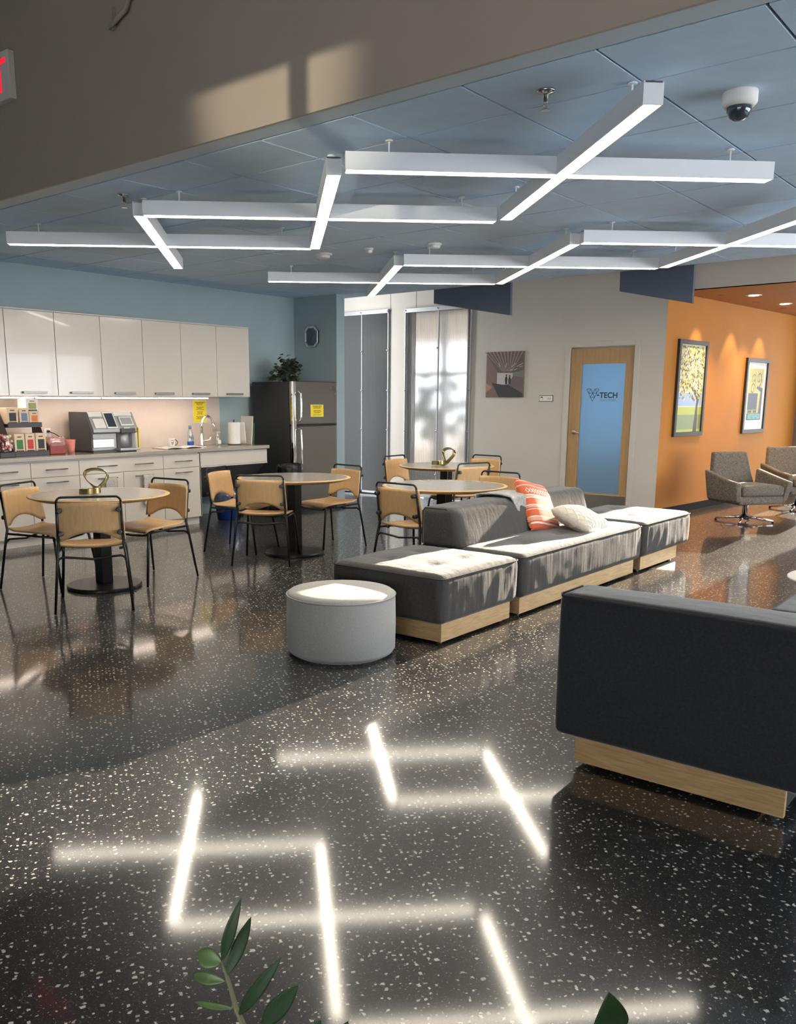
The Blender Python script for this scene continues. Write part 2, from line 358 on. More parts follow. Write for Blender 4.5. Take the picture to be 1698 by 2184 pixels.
# rooms behind that wall
rb = MB(); rb.box(XW + .12, 14.1, 6.86, 6.94, 0, UZ).box(XW + .12, 14.1, 10.6, 10.7, 0, UZ).box(11.18, 11.22, 8.36, 10.1, 0, UZ).box(XW + .12, 11.22, 8.34, 8.38, 0, UZ).box(XW, 11.22, 10.08, 10.2, 0, UZ).box(11.18, 11.22, 10.1, 10.6, 0, UZ)
rb.box(14.0, 14.1, 4.05, 6.94, 0, .6).box(14.0, 14.1, 4.05, 6.94, 2.7, UZ).box(14.0, 14.1, 6.94, 10.6, 0, .25).box(14, 14.1, 6.94, 10.6, 3.0, UZ)
struct('wall_office', rb.build('wall_office', 'paint_white')); struct('floor_office', box('floor_office', 'concrete', 11.2, 14.1, 9.9, 10.7, -.2, -.001))
w2 = MB().box(14.0, 14.08, 6.94, 10.6, 1.90, 1.98).box(14.0, 14.08, 9.66, 9.74, .25, 3.0).box(14.0, 14.08, 8.3, 8.38, .25, 3.0).build('window_2', 'alu'); struct('window_2', w2)
box('pane', 'window_glass', 14.03, 14.04, 6.94, 10.6, .25, 3.0, w2)
w3 = MB().box(14.0, 14.08, 5.2, 5.26, .6, 2.7).box(14.0, 14.08, 4.1, 6.86, .6, .65).build('window_3', 'alu'); struct('window_3', w3)
box('pane', 'window_glass', 14.03, 14.04, 4.05, 6.86, .6, 2.7, w3)
# orange wall with black base, alcove ceiling, end wall with the window the sun comes through
ob = MB(); Mo = basis(ow(0), OD, (0, 0, 1)); ob.prism(rect(.0, 0, 5.0, UZ), .1, Mo @ Matrix.Translation((0, 0, -.1)))
wo = struct('wall_right', ob.build('wall_right', 'paint_orange'), 'orange wall with two framed pictures')
box_b = MB().prism(rect(0.02, 0, 4.9, .095), .014, Mo); box_b.build('baseboard', 'base_black', wo)
eb = MB(); XR = 15.75
for y0, y1, z0, z1 in ((3.27, 3.95, 0, UZ), (2.06, 3.27, 2.72, UZ), (-5, 2.06, 0, UZ)): eb.box(XR, XR + .15, y0, y1, z0, z1)
struct('wall_end', eb.build('wall_end', 'concrete'), 'grey concrete end wall')
w1 = MB().box(XR, XR + .1, 2.06, 2.10, 0, 2.72).box(XR, XR + .1, 3.23, 3.27, 0, 2.72).box(XR, XR + .1, 2.10, 3.23, 2.68, 2.72).box(XR, XR + .1, 2.10, 3.23, 0, .04).build('window_1', 'black_metal')
struct('window_1', w1); box('pane', 'window_glass', XR + .04, XR + .05, 2.10, 3.23, .04, 2.68, w1)
struct('ceiling_alcove', MB().box(XW, XR + .15, -5, 4.25, OZ, OZ + .06).build('ceiling_alcove', 'paint_orange'), 'low orange ceiling of the alcove')
struct('wall_header', box('wall_header', 'paint_white', XW - .002, XW + .1, -5, 4.2, OZ, UZ), 'white header above the orange alcove')
struct('ceiling_upper', box('ceiling_upper', 'paint_white', XE, 16.2, -5, 10.2, UZ, UZ + .1))
# entry space around the viewer
struct('wall_bulkhead', box('wall_bulkhead', 'paint_beige', XB, XB + .02, -5, YK, CZ - .006, EZ), 'beige bulkhead above the lounge ceiling')
struct('ceiling_entry', box('ceiling_entry', 'paint_white', -4, XB + .06, -5, YK, EZ, EZ + .1))
rw = MB()
for y0, y1, z0, z1 in ((-5, 9, 0, .25), (-5, 9, 1.98, EZ), (-5, -4.2, .25, 1.98), (1.3, 9, .25, 1.98)): rw.box(-4.15, -4, y0, y1, z0, z1)
struct('wall_rear', rw.build('wall_rear', 'paint_beige'))
def glazing(name, M, w, h, nx, zs):
    """window wall in its own plane: x along, y up"""
    f = MB()
    for i in range(nx + 1): f.prism(rect(w * i / nx - .018, 0, w * i / nx + .018, h), .10, M)
    for z in zs: f.prism(rect(0, z - .03, w, z + .03), .09, M)
    o = struct(name, f.build(name, 'black_metal')); MB().prism(rect(0, 0, w, h), .008, M @ Matrix.Translation((0, 0, .04))).build('pane', 'window_glass', o); return o
glazing('window_4', basis((-4.1, -4.2, .25), (0, 1, 0), (0, 0, 1)), 5.5, 1.73, 9, (0, 1.73))  # unseen rear window; bays and head shaped to cut the bulkhead light patch
gs = bpy.data.lights.new('patch_spot', 'SPOT'); gs.energy = 4200; gs.spot_size = R(4.6); gs.spot_blend = .9; gs.shadow_soft_size = .03; gs.color = (1, .90, .66)  # unseen spot added outside the rear window to throw the bulkhead sun patch
go = bpy.data.objects.new('bulkhead_patch_spot', gs); COL.objects.link(go); go.location = (-12, -2.05, .72); go.rotation_euler = (Vector((3.48, 3.48, 3.05)) - go.location).to_track_quat('-Z', 'Y').to_euler()
nw = MB()
for x0, x1, z0, z1 in ((-4, 16.2, 0, .25), (-4, 16.2, 2.70, EZ), (-4, 3.7, .25, 2.7), (14.8, 16.2, .25, 2.7)): nw.box(x0, x1, -5.15, -5, z0, z1)
struct('wall_near', nw.build('wall_near', 'paint_beige'))
glazing('window_5', basis((14.8, -5.02, .25), (-1, 0, 0), (0, 0, 1)), 11.1, 2.45, 8, (0, .9, 2.45))  # unseen window band opened to bring more ambient light to the ceiling
# blue ceiling: slab, edge trim and separate lay-in tiles in a dark grid
ce = struct('ceiling', box('ceiling', 'grid_dark', XB + .03, XE, -5, YK, CZ + .012, UZ + .1), 'blue suspended ceiling of square tiles')
box('edge_trim', 'paint_blue_trim', XB + .02, 3.645, -5, YK, CZ - .004, CZ + .02, ce, .004)
box('edge_fascia', 'paint_white', XE - .02, XE + .012, -5, YK, CZ - .002, UZ, ce)
TX, TY, g = .735, .655, .014
tile = None
def put_tile(x0, x1, y0, y1):
    global tile
    full = abs(x1 - x0 - TX) < 1e-6
    if full and tile is not None:
        o = bpy.data.objects.new('ceiling_tile', tile.data); COL.objects.link(o)
    else:
        o = box('ceiling_tile', 'tile_blue', g / 2, x1 - x0 - g / 2, g / 2, TY - g / 2, 0, .015)
        if full and tile is None: tile = o
    o.parent = ce; o.location = (x0, y0, CZ - .004)
xs = [3.652, 4.137] + [4.137 + TX * i for i in range(1, 8)] + [XE - .02]
ys = [1.115 + TY * k for k in range(-3, 12)]
for i in range(len(xs) - 1):
    for y in ys:
        if y + TY < YK + .3: put_tile(xs[i], xs[i] + TX if abs(xs[i + 1] - xs[i] - TX) < 1e-6 else xs[i + 1], y, y + TY)
box('plain_ceiling', 'tile_blue', 3.65, XE - .02, -5, ys[0], CZ - .004, CZ + .012, ce)
struct('ceiling_sun_block', box('ceiling_sun_block', 'paint_white', 14.1, 30, 3.9, 26, 3.40, 3.55)); struct('floor_bounce', box('floor_bounce', 'paint_white', 14.1, 70, 3.9, 60, -.2, -.02))  # unseen canopy added to block the sun, white ground to brighten the screen
# tree shapes added outside to mottle the light seen through the ribbed plastic
for k, (x, y, z, r) in enumerate([(17.4, 12.3, 1.35, .75), (18.6, 12.0, .8, .8)]):
    t = thing('mottle_tree', ('dark tree shape added outside, mottling the light in the left half of the bright ribbed screen', 'dark low tree shape added outside, mottling the light in the right half of the bright ribbed screen')[k], 'tree', (x, y, -.02))
    b = MB(); q = random.Random(k)
    for j in range(90):
        d = Vector((q.gauss(0, 1), q.gauss(0, 1), q.gauss(0, 1))).normalized() * r * q.uniform(.5, 1)
        b.prism([(.16 * math.cos(a), .1 * math.sin(a)) for a in (0, 1.05, 2.1, 3.14, 4.2, 5.25)], .01, Matrix.Translation((d.x, d.y, z + .02 + d.z)) @ Matrix.Rotation(q.uniform(0, 6), 4, 'Z') @ Matrix.Rotation(q.uniform(0, 3), 4, 'X'))
    b.build('foliage', 'leaf_dark', t); MB().tube([(0, 0, 0), (.05, 0, z)], .09, 8).build('trunk', 'soil', t)

# ================================================================== CEILING LIGHTS (crosses)
def cross_light(x, y, label, first=[None]):
    if first[0]: return dup(first[0], (x, y, 2.69), 0, label)
    t = thing('cross_light', label, 'ceiling light', (x, y, 2.69), 0, 'X-shaped linear ceiling lights'); first[0] = t
    Lh, w, h = 1.225, .045, .095
    for k, a in enumerate((45, -45)):
        M = Matrix.Rotation(R(a), 4, 'Z')
        segs = ((-Lh, Lh),) if k == 0 else ((-Lh, -w), (w, Lh))
        hb = MB(); lb = MB()
        for s0, s1 in segs:
            # channel: two side walls, a top and end caps, open below; the lens sits in the opening
            for (u0, u1, v0, v1, z0, z1) in ((s0, s1, -w, -w + .006, 0, h), (s0, s1, w - .006, w, 0, h), (s0, s1, -w + .006, w - .006, h - .008, h)):
                b = MB().box(u0, u1, v0, v1, z0, z1); hb.add([M @ Vector(v) for v in b.v], b.f)
            for e in (s0, s1):
                if abs(e) > .1:
                    b = MB().box(min(e, e - math.copysign(.006, e)), max(e, e - math.copysign(.006, e)), -w + .006, w - .006, 0, h); hb.add([M @ Vector(v) for v in b.v], b.f)
            b = MB().box(s0 + (.007 if abs(s0) > .1 else .003), s1 - (.007 if abs(s1) > .1 else .003), -w + .007, w - .007, .003, .012); lb.add([M @ Vector(v) for v in b.v], b.f)
        hb.build('housing', 'housing_white', t); lb.build('lens', 'lens', t)
        for s in (-1, 1):
            p = M @ Vector((s * .98, 0, 0)); MB().lathe([(.005, h - .002), (.005, CZ - 2.69 - .012), (.022, CZ - 2.69 - .012), (.022, CZ - 2.69 - .005)], (p.x, p.y, 0), 12).build('stem', 'housing_white', t)
for x, y, l in ((4.80, 2.50, 'large X-shaped ceiling light nearest the dome camera'), (4.82, 4.33, 'X-shaped ceiling light with a steep bar, middle of the near row'),
                (4.80, 6.08, 'X-shaped ceiling light above the kitchen cabinets, far left of the near row'), (7.73, 6.08, 'small far X-shaped ceiling light beside the blue wall end'),
                (7.74, 4.30, 'X-shaped ceiling light between the two dark hanging baffles'), (7.72, 2.50, 'X-shaped ceiling light running off the right edge of the picture')):
    cross_light(x, y, l)

# ================================================================== KITCHEN
F = 8.15
KT = 'glossy white laminate'
def handle(parent, x, y, z, w, m='handle_steel'):
    MB().tube([(x - w / 2, y - .03, z), (x + w / 2, y - .03, z)], .006, 8).tube([(x - w * .38, y, z), (x - w * .38, y - .03, z)], .005, 6).tube([(x + w * .38, y, z), (x + w * .38, y - .03, z)], .005, 6).build('handle', m, parent, smooth=True)
def wide_handle(parent, x, y, z, w):
    MB().box(x - w / 2, x + w / 2, y - .03, y - .022, z - .011, z + .011).box(x - w / 2, x - w / 2 + .01, y - .024, y, z - .008, z + .008).box(x + w / 2 - .01, x + w / 2, y - .024, y, z - .008, z + .008).build('handle', 'handle_steel', parent, .002)
ux = [4.115, 4.685, 5.240, 5.795, 6.350, 6.900, 7.455, 8.005]; UF = 8.47
names = ['cut off by the left picture edge', 'above the tea boxes, beside the edge one', 'above the pink cup and outlet', 'right above the coffee machine', 'above the white mug',
         'above the yellow wall notice', 'last in the row, nearest the refrigerator']
for i in range(7):
    t = thing('wall_cabinet', 'tall white wall cabinet ' + names[i], 'cabinet', (0, 0, 0), 0, 'white wall cabinets over the counter')
    x0, x1 = ux[i], ux[i + 1]; t.location = (x0, UF, 1.50); w = x1 - x0
    box('body', 'cabinet_body', .001, w - .001, .02, YK - UF, .0, .86, t, .001)
    d = box('door', 'laminate', .003, w - .003, 0, .018, .004, .85, t, .002); wide_handle(d, w / 2, 0, .038, .27)
    box('top_strip', 'cabinet_body', .0, w, -.004, .05, .855, .868, t, .001)
bx = [4.12, 4.675, 5.227, 6.322, 6.871]
bn = ['at the left edge behind the first chair', 'below the tea boxes with a drawer and one door', 'the wide one with towels on its two doors', 'narrow end one beside the knee space']
for i in range(4):
    x0, x1 = bx[i], bx[i + 1]; w = x1 - x0
    t = thing('base_cabinet', 'white base cabinet ' + bn[i], 'cabinet', (x0, F, 0), 0, 'white base cabinets under the counter')
    box('body', 'cabinet_body', .001, w - .001, .02, YK - F, .09, .855, t); box('toe_kick', 'laminate', .0, w, .06, .08, 0, .09, t)
    dr = box('drawer', 'laminate', .003, w - .003, 0, .018, .69, .84, t, .002)
    if i == 2:
        handle(dr, w * .30, 0, .765, .25); handle(dr, w * .74, 0, .765, .25)
        for k in range(2):
            d = box('door', 'laminate', .003 + k * w / 2, w / 2 - .003 + k * w / 2, 0, .018, .095, .683, t, .002); handle(d, w * (.30, .74)[k], 0, .635, .25)
    else:
        handle(dr, w / 2, 0, .765, .25); d = box('door', 'laminate', .003, w - .003, 0, .018, .095, .683, t, .002); handle(d, w / 2, 0, .635, .25)
    if i == 3: box('end_panel', 'laminate', w - .018, w, .0, YK - F, .09, .855, t)
t = thing('sink_apron', 'white apron panel with open knee space below the sink', 'panel', (6.875, F, 0))
box('apron', 'laminate', 0, 1.10, 0, .018, .69, .85, t, .002); box('light_rail', 'laminate', 0, 1.10, -.006, .03, .672, .688, t, .002)
MB().prism([(.03, .672), (.05, .672), (.52, .26), (.50, .25)], 1.06, basis((.03, 0, 0), (0, 1, 0), (0, 0, 1))).build('sloped_panel', 'gray_dark', t)
ct = tag(MB().box(4.0, 7.985, F - .04, YK, .858, .90).build('worktop', 'counter_gray', None, .004), 'long grey kitchen worktop on the white base cabinets', 'worktop')
# the splashback is fixed to the wall
o = box('splashback', 'splash', 4.0, 7.80, YK - .012, YK, .90, 1.50); struct('trim_1', o, 'beige splashback panel behind the worktop')
for k, (a, b, l) in enumerate(((4.2, 4.98, 'over the tea boxes'), (5.01, 5.79, 'over the pink cup and coffee machine'), (5.82, 6.56, 'between the coffee machine and mug'), (6.59, 7.34, 'nearest the yellow notice'))):
    t = thing('undercabinet_light', 'lit under-cabinet light strip ' + l, 'light strip', (a, 8.50, 1.498), 0, 'under-cabinet light strips')
    box('housing', 'housing_white', 0, b - a, 0, .06, -.010, 0, t, .002); box('lens', 'lens_warm', .01, b - a - .01, .004, .056, -.020, -.011, t, .003)
# towels hung over the two door handles
for x, l in ((5.227 + 1.095 * .33, 'left patterned grey tea towel hanging on a cabinet handle'), (5.227 + 1.095 * .78, 'right patterned grey tea towel hanging behind the right chair')):
    b = MB()
    def fn(u, v, x=x):
        s = v * .62; yy = F - .0365 - .004 * math.sin(u * 9) * min(1, v * 3)
        if s < .26: return (x - .07 + .14 * u, yy + .018, .635 - .26 + s) 
        if s < .28: return (x - .07 + .14 * u, yy + .018 - (s - .26) * 1.1, .635 + .008)
        return (x - .075 + .15 * u, yy - .006, .643 - (s - .28))
    b.grid(fn, 10, 30); tag(b.build('tea_towel', 'towel', None, smooth=True, solid=.004), l, 'towel', 'tea towels on the cabinet handles')
# refrigerator
t = thing('refrigerator', 'stainless top-freezer refrigerator with dark sides in the corner', 'refrigerator', (8.31, 8.0, 0))
box('body', 'fridge_side', .0, .87, .075, .75, .02, 1.70, t, .006)
d = box('freezer_door', 'fridge_steel', .0, .87, 0, .07, 1.148, 1.705, t, .012)
MB().box(.005, .865, .005, .068, .04, 1.13).build('fridge_door', 'fridge_steel', t, .012)
box('gasket', 'black_plastic', .02, .85, .02, .075, 1.12, 1.16, t)
MB().box(.02, .85, .03, .08, .0, .045).build('kick_grille', 'black_plastic', t)
for z0, z1, s in ((1.18, 1.58, 1), (.50, 1.11, -1)):
    b = MB()
    pts = [(.10, -.002, z0), (.10, -.045, z0 + .03)] + [(.10, -.05 - .008 * math.sin(math.pi * i / 8), z0 + .03 + (z1 - z0 - .06) * i / 8) for i in range(9)] + [(.10, -.045, z1 - .03), (.10, -.002, z1)]
    b.tube(pts, .011, 10).build('handle', 'chrome', t, smooth=True)
box('edge_strip', 'chrome', -.001, .055, -.003, .03, .05, 1.70, t, .003); box('badge', 'gray_dark', .77, .85, -.003, 0, 1.60, 1.645, t, .002)
MB().prism([(.018 * math.cos(a), .018 * math.sin(a)) for a in [i * .52 for i in range(12)]], .004, basis((.83, 0, 1.54), (1, 0, 0), (0, 0, 1))).build('logo_button', 'silver', t)
def notice(name, label, x, y, z, w, h, rows, seed):
    t = thing(name, label, 'notice', (x, y, z)); box('sheet', 'yellow_paper', 0, w, -.002, 0, 0, h, t)
    q = random.Random(seed); sh = []; n = rows
    for i in range(n):
        yy = h * (.90 - .84 * i / n); ww = w * (.36 if i == 0 else q.uniform(.18, .32))
        if i % 4 == 3: continue
        x0 = w / 2 - ww
        while x0 < w / 2 + ww - .004:
            l = q.uniform(.008, .022); sh.append((rect(x0, yy - .004, min(x0 + l, w / 2 + ww), yy + .003 + (.003 if i == 0 else 0)), 'print_dark')); x0 += l + .005
    print_mesh('lettering', sh, basis((0, -.0022, 0), (1, 0, 0), (0, 0, 1)), t, ['print_dark'])
    MB().box(-.004, w + .004, -.0012, .0, -.004, h + .004).build('sleeve', 'paper_white', t)
notice('yellow_notice', 'small yellow notice taped on the freezer door', 8.645, 7.997, 1.25, .245, .15, 9, 3)
notice('yellow_notice', 'tall yellow notice on the splashback beside the tap', 7.36, YK - .014, 1.185, .21, .275, 16, 5)
# plant on the refrigerator
t = thing('potted_ivy', 'dusty green leafy plant in a pot on the refrigerator', 'plant', (8.66, 8.42, 1.705))
MB().lathe([(.07, 0), (.085, .02), (.095, .10), (.088, .10), (.08, .085)], n=20).build('pot', 'pot_clay', t, smooth=True)
q = random.Random(11); lb = MB(); sb = MB(); lc = 0
for k in range(60):
    a = q.uniform(0, 6.28); el = q.uniform(-.1, 1.35); Ls = q.uniform(.14, .30); d = Vector((math.cos(a) * math.cos(el), math.sin(a) * math.cos(el) * .75, math.sin(el) * .78)); p0 = Vector((0, 0, .09)); pts = []
    for i in range(5):
        u = i / 4; pp_ = p0 + d * Ls * u + Vector((0, 0, -.12 * u * u * (1.2 - el))); pp_.z = max(pp_.z, .02); pts.append(pp_)
    sb.tube(pts, .002, 4)
    for i in range(1, 5):
        for _ in range(2):
            pp = pts[i] + Vector((q.gauss(0, .02), q.gauss(0, .02), q.gauss(0, .02)))
            pp.z = max(pp.z, .05); M = Matrix.Translation(pp) @ Matrix.Rotation(q.uniform(0, 6.28), 4, 'Z') @ Matrix.Rotation(q.uniform(-.9, .9), 4, 'X') @ Matrix.Rotation(q.uniform(-.6, .6), 4, 'Y'); s = q.uniform(.048, .072); M.translation.z = max(M.translation.z, .02)
            vs = [(0, 0, 0), (.45, .25, .05), (.42, .62, .05), (0, 1, -.08), (-.42, .62, .05), (-.45, .25, .05), (0, .5, -.03)]
            fs = [(0, 1, 6), (1, 2, 6), (2, 3, 6), (3, 4, 6), (4, 5, 6), (5, 0, 6)]
            if lc < 300:
                MB().add([M @ (Vector(v) * s) for v in vs], fs).build('leaf', 'leaf_dusty', t, smooth=True); lc += 1
            else: lb.add([M @ (Vector(v) * s) for v in vs], fs)
sb.build('stems', 'stem_green', t); tag(lb.build('small_leaves', 'leaf_dusty', t, smooth=True), kind='stuff')
# octagonal wall clock on the return wall
t = thing('wall_clock', 'octagonal mirrored wall clock above the refrigerator', 'clock', (9.238, 8.50, 2.32))
oc = lambda w, h, c: [(-w, -h + c), (-w + c, -h), (w - c, -h), (w, -h + c), (w, h - c), (w - c, h), (-w + c, h), (-w, h - c)]
Mc = basis((0, 0, 0), (0, -1, 0), (0, 0, 1))
MB().prism(oc(.125, .143, .06), .02, Mc).build('face_plate', 'glass_mirror', t)
a, b_ = oc(.125, .143, .06), oc(.098, .115, .05); fr = MB()
for i in range(8):
    j = (i + 1) % 8; fr.prism([a[i], a[j], b_[j], b_[i]], .032, Mc)
fr.build('bevelled_frame', 'silver', t, .003)
MB().prism(line(0, 0, -.02, -.055, .007), .024, Mc).prism(line(0, 0, .01, .075, .005), .025, Mc).build('hands', 'gray_dark', t)
# outlets
for x, l in ((5.30, 'white wall outlet with a black plug beside the coffee machine'), (6.36, 'white wall outlet partly behind the coffee machine')):
    t = thing('wall_outlet', l, 'outlet', (x, YK - .012, 1.10)); box('plate', 'paper_white', -.04, .04, -.006, 0, -.06, .06, t, .003)
    for z in (-.025, .025): box('socket', 'cabinet_body', -.016, .016, -.009, -.005, z - .016, z + .016, t, .004)
    if x < 6: MB().tube([(0, -.02, .025), (.05, -.06, .0), (.11, -.10, -.05), (.18, -.14, -.13)], .005, 8).lathe([(.014, 0), (.014, .03)], (0, 0, 0), 10, M=basis((0, -.006, .025), (1, 0, 0), (0, 0, 1))).build('power_cord', 'black_plastic', t, smooth=True)
# coffee machine
t = thing('coffee_machine', 'silver bean-to-cup coffee machine with dark side and slanted screen', 'coffee machine', (5.50, 8.27, .90))
w = .60
MB().prism([(.045, .02), (.045, .13), (.03, .20), (.03, .235), (.13, .435), (.45, .435), (.45, .02)], .02, basis((0, 0, 0), (0, 1, 0), (0, 0, 1))).build('side_panel', 'gray_dark', t, .003)
MB().prism([(.07, .02), (.07, .2), (.02, .215), (.02, .25), (.125, .43), (.45, .43), (.45, .02)], w - .02, basis((.02, 0, 0), (0, 1, 0), (0, 0, 1))).build('body', 'alu', t, .004)
Ms = basis((.02, .0195, .252), (1, 0, 0), (0, .105, .18))      # on the slanted front
sp_ = lambda nm, m, x0, x1, y0, y1, d, z=0: MB().prism(rect(x0, y0, x1, y1), d, Ms @ Matrix.Translation((0, 0, z))).build(nm, m, t, .003)
sp_('front_panel', 'paper_white', .03, .17, .01, .125, .006); sp_('front_panel', 'paper_white', .0, .17, .15, .205, .006)
s_ = sp_('screen_bezel', 'paper_white', .175, .31, .0, .2, .014); MB().prism(rect(.19, .018, .295, .184), .002, Ms @ Matrix.Translation((0, 0, .014))).build('screen', 'glass_mirror', s_)
h_ = sp_('hopper_lid', 'paper_white', .36, .53, .03, .14, .018); MB().prism(rect(.375, .045, .515, .125), .002, Ms @ Matrix.Translation((0, 0, .018))).build('lid_window', 'alu', h_)
sp_('top_panel', 'paper_white', .32, .55, .155, .205, .008)
box('drip_chute', 'gray_dark', .36, .55, .0, .1, .205, .255, t, .006); box('badge', 'paper_white', .40, .48, .003, .02, .245, .265, t, .003)
box('waste_drawer', 'steel_brushed', .03, .30, .055, .1, .05, .145, t, .004); box('drawer_lip', 'alu', .03, .30, .045, .06, .145, .16, t, .002)
box('cup_bay', 'gray_dark', .34, .54, .058, .2, .04, .2, t); MB().lathe([(.07, 0), (.07, .15)], (.44, .10, .05), 20).build('bay_column', 'alu', t, smooth=True)
box('drip_tray', 'alu', .31, .58, -.04, .12, .012, .04, t, .006); box('base', 'gray_dark', .02, .58, .04, .45, 0, .02, t)
MB().box(.585, .597, .0, .02, .02, .26).build('tube_post', 'yellow_paper', t)
# tea box rack and boxes
t = thing('tea_rack', 'black two-tier wire rack holding boxes of tea bags', 'rack', (4.62, 8.36, .90))
for z, y in ((.0, 0), (.285, .10)):
    box('tier', 'black_plastic', .02, .395, y, y + .20, z, z + .035, t, .003); box('lip', 'black_plastic', .02, .395, y - .006, y + .004, z, z + .05, t, .002)
for x in (.0, .395): MB().prism([(0, 0), (.30, 0), (.30, .45), (.24, .45), (.0, .06)], .008, basis((x, 0, 0), (0, 1, 0), (0, 0, 1))).build('side_frame', 'black_plastic', t)
def tea(x, y, z, w, h, ink, lbl, body='kraft', d=.15, tray=True):
    t = thing('tea_box', lbl, 'box', (x, y, z), 0, 'tea boxes on the rack')
    box('carton', body, 0, w, 0, d, 0, h, t, .002); box('label_print', ink, w * .2, w * .82, -.0015, 0, h * .18, h * .68, t)
    box('brand_print', 'print_dark', w * .3, w * .7, -.001, 0, h * .80, h * .86, t)
    if tray: box('opening', 'maroon' if ink != 'olive_ink' else 'dark_ink', w * .12, w * .88, -.002, 0, .004, h * .13, t)
tea(4.645, 8.365, .936, .11, .19, 'green_ink', 'cream tea box with green label, bottom left of the rack'); tea(4.765, 8.365, .936, .105, .19, 'red_ink', 'cream tea box with red label, bottom middle of the rack'); tea(4.88, 8.365, .936, .115, .19, 'dark_ink', 'cream tea box with black label, bottom right of the rack')
tea(4.64, 8.465, 1.221, .12, .165, 'dark_ink', 'cream tea box with black label, top left of the rack'); tea(4.775, 8.465, 1.221, .105, .16, 'blue_ink', 'cream tea box with pale blue label, top middle of the rack'); tea(4.885, 8.465, 1.221, .11, .125, 'orange_ink', 'small cream tea box with orange label, top right of the rack'); tea(4.86, 8.47, 1.347, .135, .125, 'olive_ink', 'cream tea box with olive label, topmost on the stack', 'paper_white', .17, True)
# candy jar
t = thing('candy_jar', 'jar of pink and white candy at the left end of the worktop', 'jar', (4.53, 8.36, .90)); box('stand', 'black_plastic', -.09, .07, -.08, .08, 0, .05, t, .004)
cd = MB(); q = random.Random(5)
for k in range(90):
    a = q.uniform(0, 6.28); rr = .07 * math.sqrt(q.random()); cd.lathe([(.002, -.016), (.013, -.009), (.016, 0), (.013, .009), (.002, .016)], (rr * math.cos(a), rr * math.sin(a), .07 + q.random() * .14), 8, q.randint(0, 2))
tag(cd.build('candies', ['cup_pink', 'paper_white', 'bin_red'], t, smooth=True), kind='stuff')
MB().lathe([(.08, .05), (.088, .07), (.088, .2), (.07, .23), (.066, .23), (.082, .2), (.082, .07), (.075, .055)], n=24).build('glass', 'jar_glass', t, smooth=True)
# small red bin with liner, pink cup
t = thing('counter_bin', 'small dark red bin with a pink plastic liner on the worktop', 'bin', (5.125, 8.45, .90)); MB().box(-.095, .095, -.09, .09, 0, .12).build('tub', 'bin_red', t, .012)
q = random.Random(2); b = MB(); n = 36; prof = [(.100, .085), (.112, .10), (.114, .14), (.106, .17), (.102, .18), (.096, .175), (.09, .12)]; vs = []; fs = []
for i, (r_, z) in enumerate(prof):
    for k in range(n):
        a = 2 * math.pi * k / n; f = max(abs(math.cos(a)), abs(math.sin(a))) ** -.6; j = q.uniform(-.006, .006); vs.append(((r_ + j) * f * math.cos(a) * .93, (r_ + j) * f * math.sin(a) * .93, z + q.uniform(-.006, .006)))
for i in range(len(prof) - 1):
    for k in range(n): fs.append((i * n + k, i * n + (k + 1) % n, (i + 1) * n + (k + 1) % n, (i + 1) * n + k))
b.add(vs, fs).build('liner', 'liner_pink', t, smooth=True)
tag(MB().lathe([(.034, 0), (.04, .05), (.052, .145), (.049, .145), (.034, .01)], (5.335, 8.45, .90), 24).build('paper_cup', 'cup_pink', None, smooth=True), 'pink paper cup between the red bin and the coffee machine', 'cup')
# mug on a cloth
b = MB(); b.grid(lambda u, v: (6.46 + .62 * u + .03 * v, 8.27 + .30 * v, .9035 + .012 * abs(math.sin(u * 7 + v * 2)) * (1 if .05 < u < .95 else .3)), 24, 10)
tag(b.build('dish_cloth', 'paper_white', None, smooth=True, solid=.005), 'white folded drying cloth lying on the worktop', 'cloth')
t = thing('coffee_mug', 'white mug with dark handle on the drying cloth', 'mug', (6.66, 8.42, .918))
MB().lathe([(.036, 0), (.042, .004), (.044, .10), (.040, .10), (.038, .008)], n=28).build('cup', 'paper_white', t, smooth=True)
MB().tube([(.042 * math.cos(R(-30)) + .03 * math.sin(a), .042 * math.sin(R(-30)) - .014 * math.sin(a), .05 - .032 * math.cos(a)) for a in [math.pi * i / 12 for i in range(13)]], .005, 8).build('handle', 'gray_dark', t, smooth=True)
Mm = basis((-.026, -.0375, .02), (.82, -.57, 0), (0, 0, 1)); print_mesh('logo_print', [([(0, .04), (.012, .04), (.006, 0)], 'gray_ink'), ([(.014, .0), (.03, .045), (.022, .045), (.01, .01)], 'gray_ink'), (rect(-.004, .055, .034, .06), 'print_dark')], Mm, t, ['gray_ink', 'print_dark'])
# detergent bottle, tap, soap pump, paper roll
t = thing('detergent_bottle', 'clear bottle with a blue base label beside the tap', 'bottle', (7.06, 8.55, .90))
MB().lathe([(.035, 0), (.04, .01), (.04, .12), (.03, .17), (.016, .20), (.014, .225)], n=20).build('flask', 'bottle_clear', t, smooth=True); MB().lathe([(.0405, .012), (.0405, .065)], n=20).build('blue_label', 'bin_blue', t, smooth=True)
MB().lathe([(.017, .215), (.017, .25), (.010, .262)], n=16).build('cap', 'blue_ink', t, smooth=True); box('front_label', 'blue_ink', -.02, .02, -.042, -.039, .085, .125, t, .002)
t = thing('kitchen_tap', 'tall chrome pull-down kitchen tap on the worktop', 'tap', (7.30, 8.62, .90))
MB().lathe([(.03, 0), (.03, .01), (.022, .02), (.022, .14), (.016, .15)], n=20).build('base', 'chrome', t, smooth=True)
MB().tube([(0, 0, .14), (0, 0, .25)] + [(.085 - .085 * math.cos(a), -.02 * math.sin(a / 2), .25 + .115 * math.sin(a)) for a in [math.pi * i / 14 for i in range(1, 15)]] + [(.175, -.03, .24)], .0165, 12).build('spout', 'chrome', t, smooth=True)
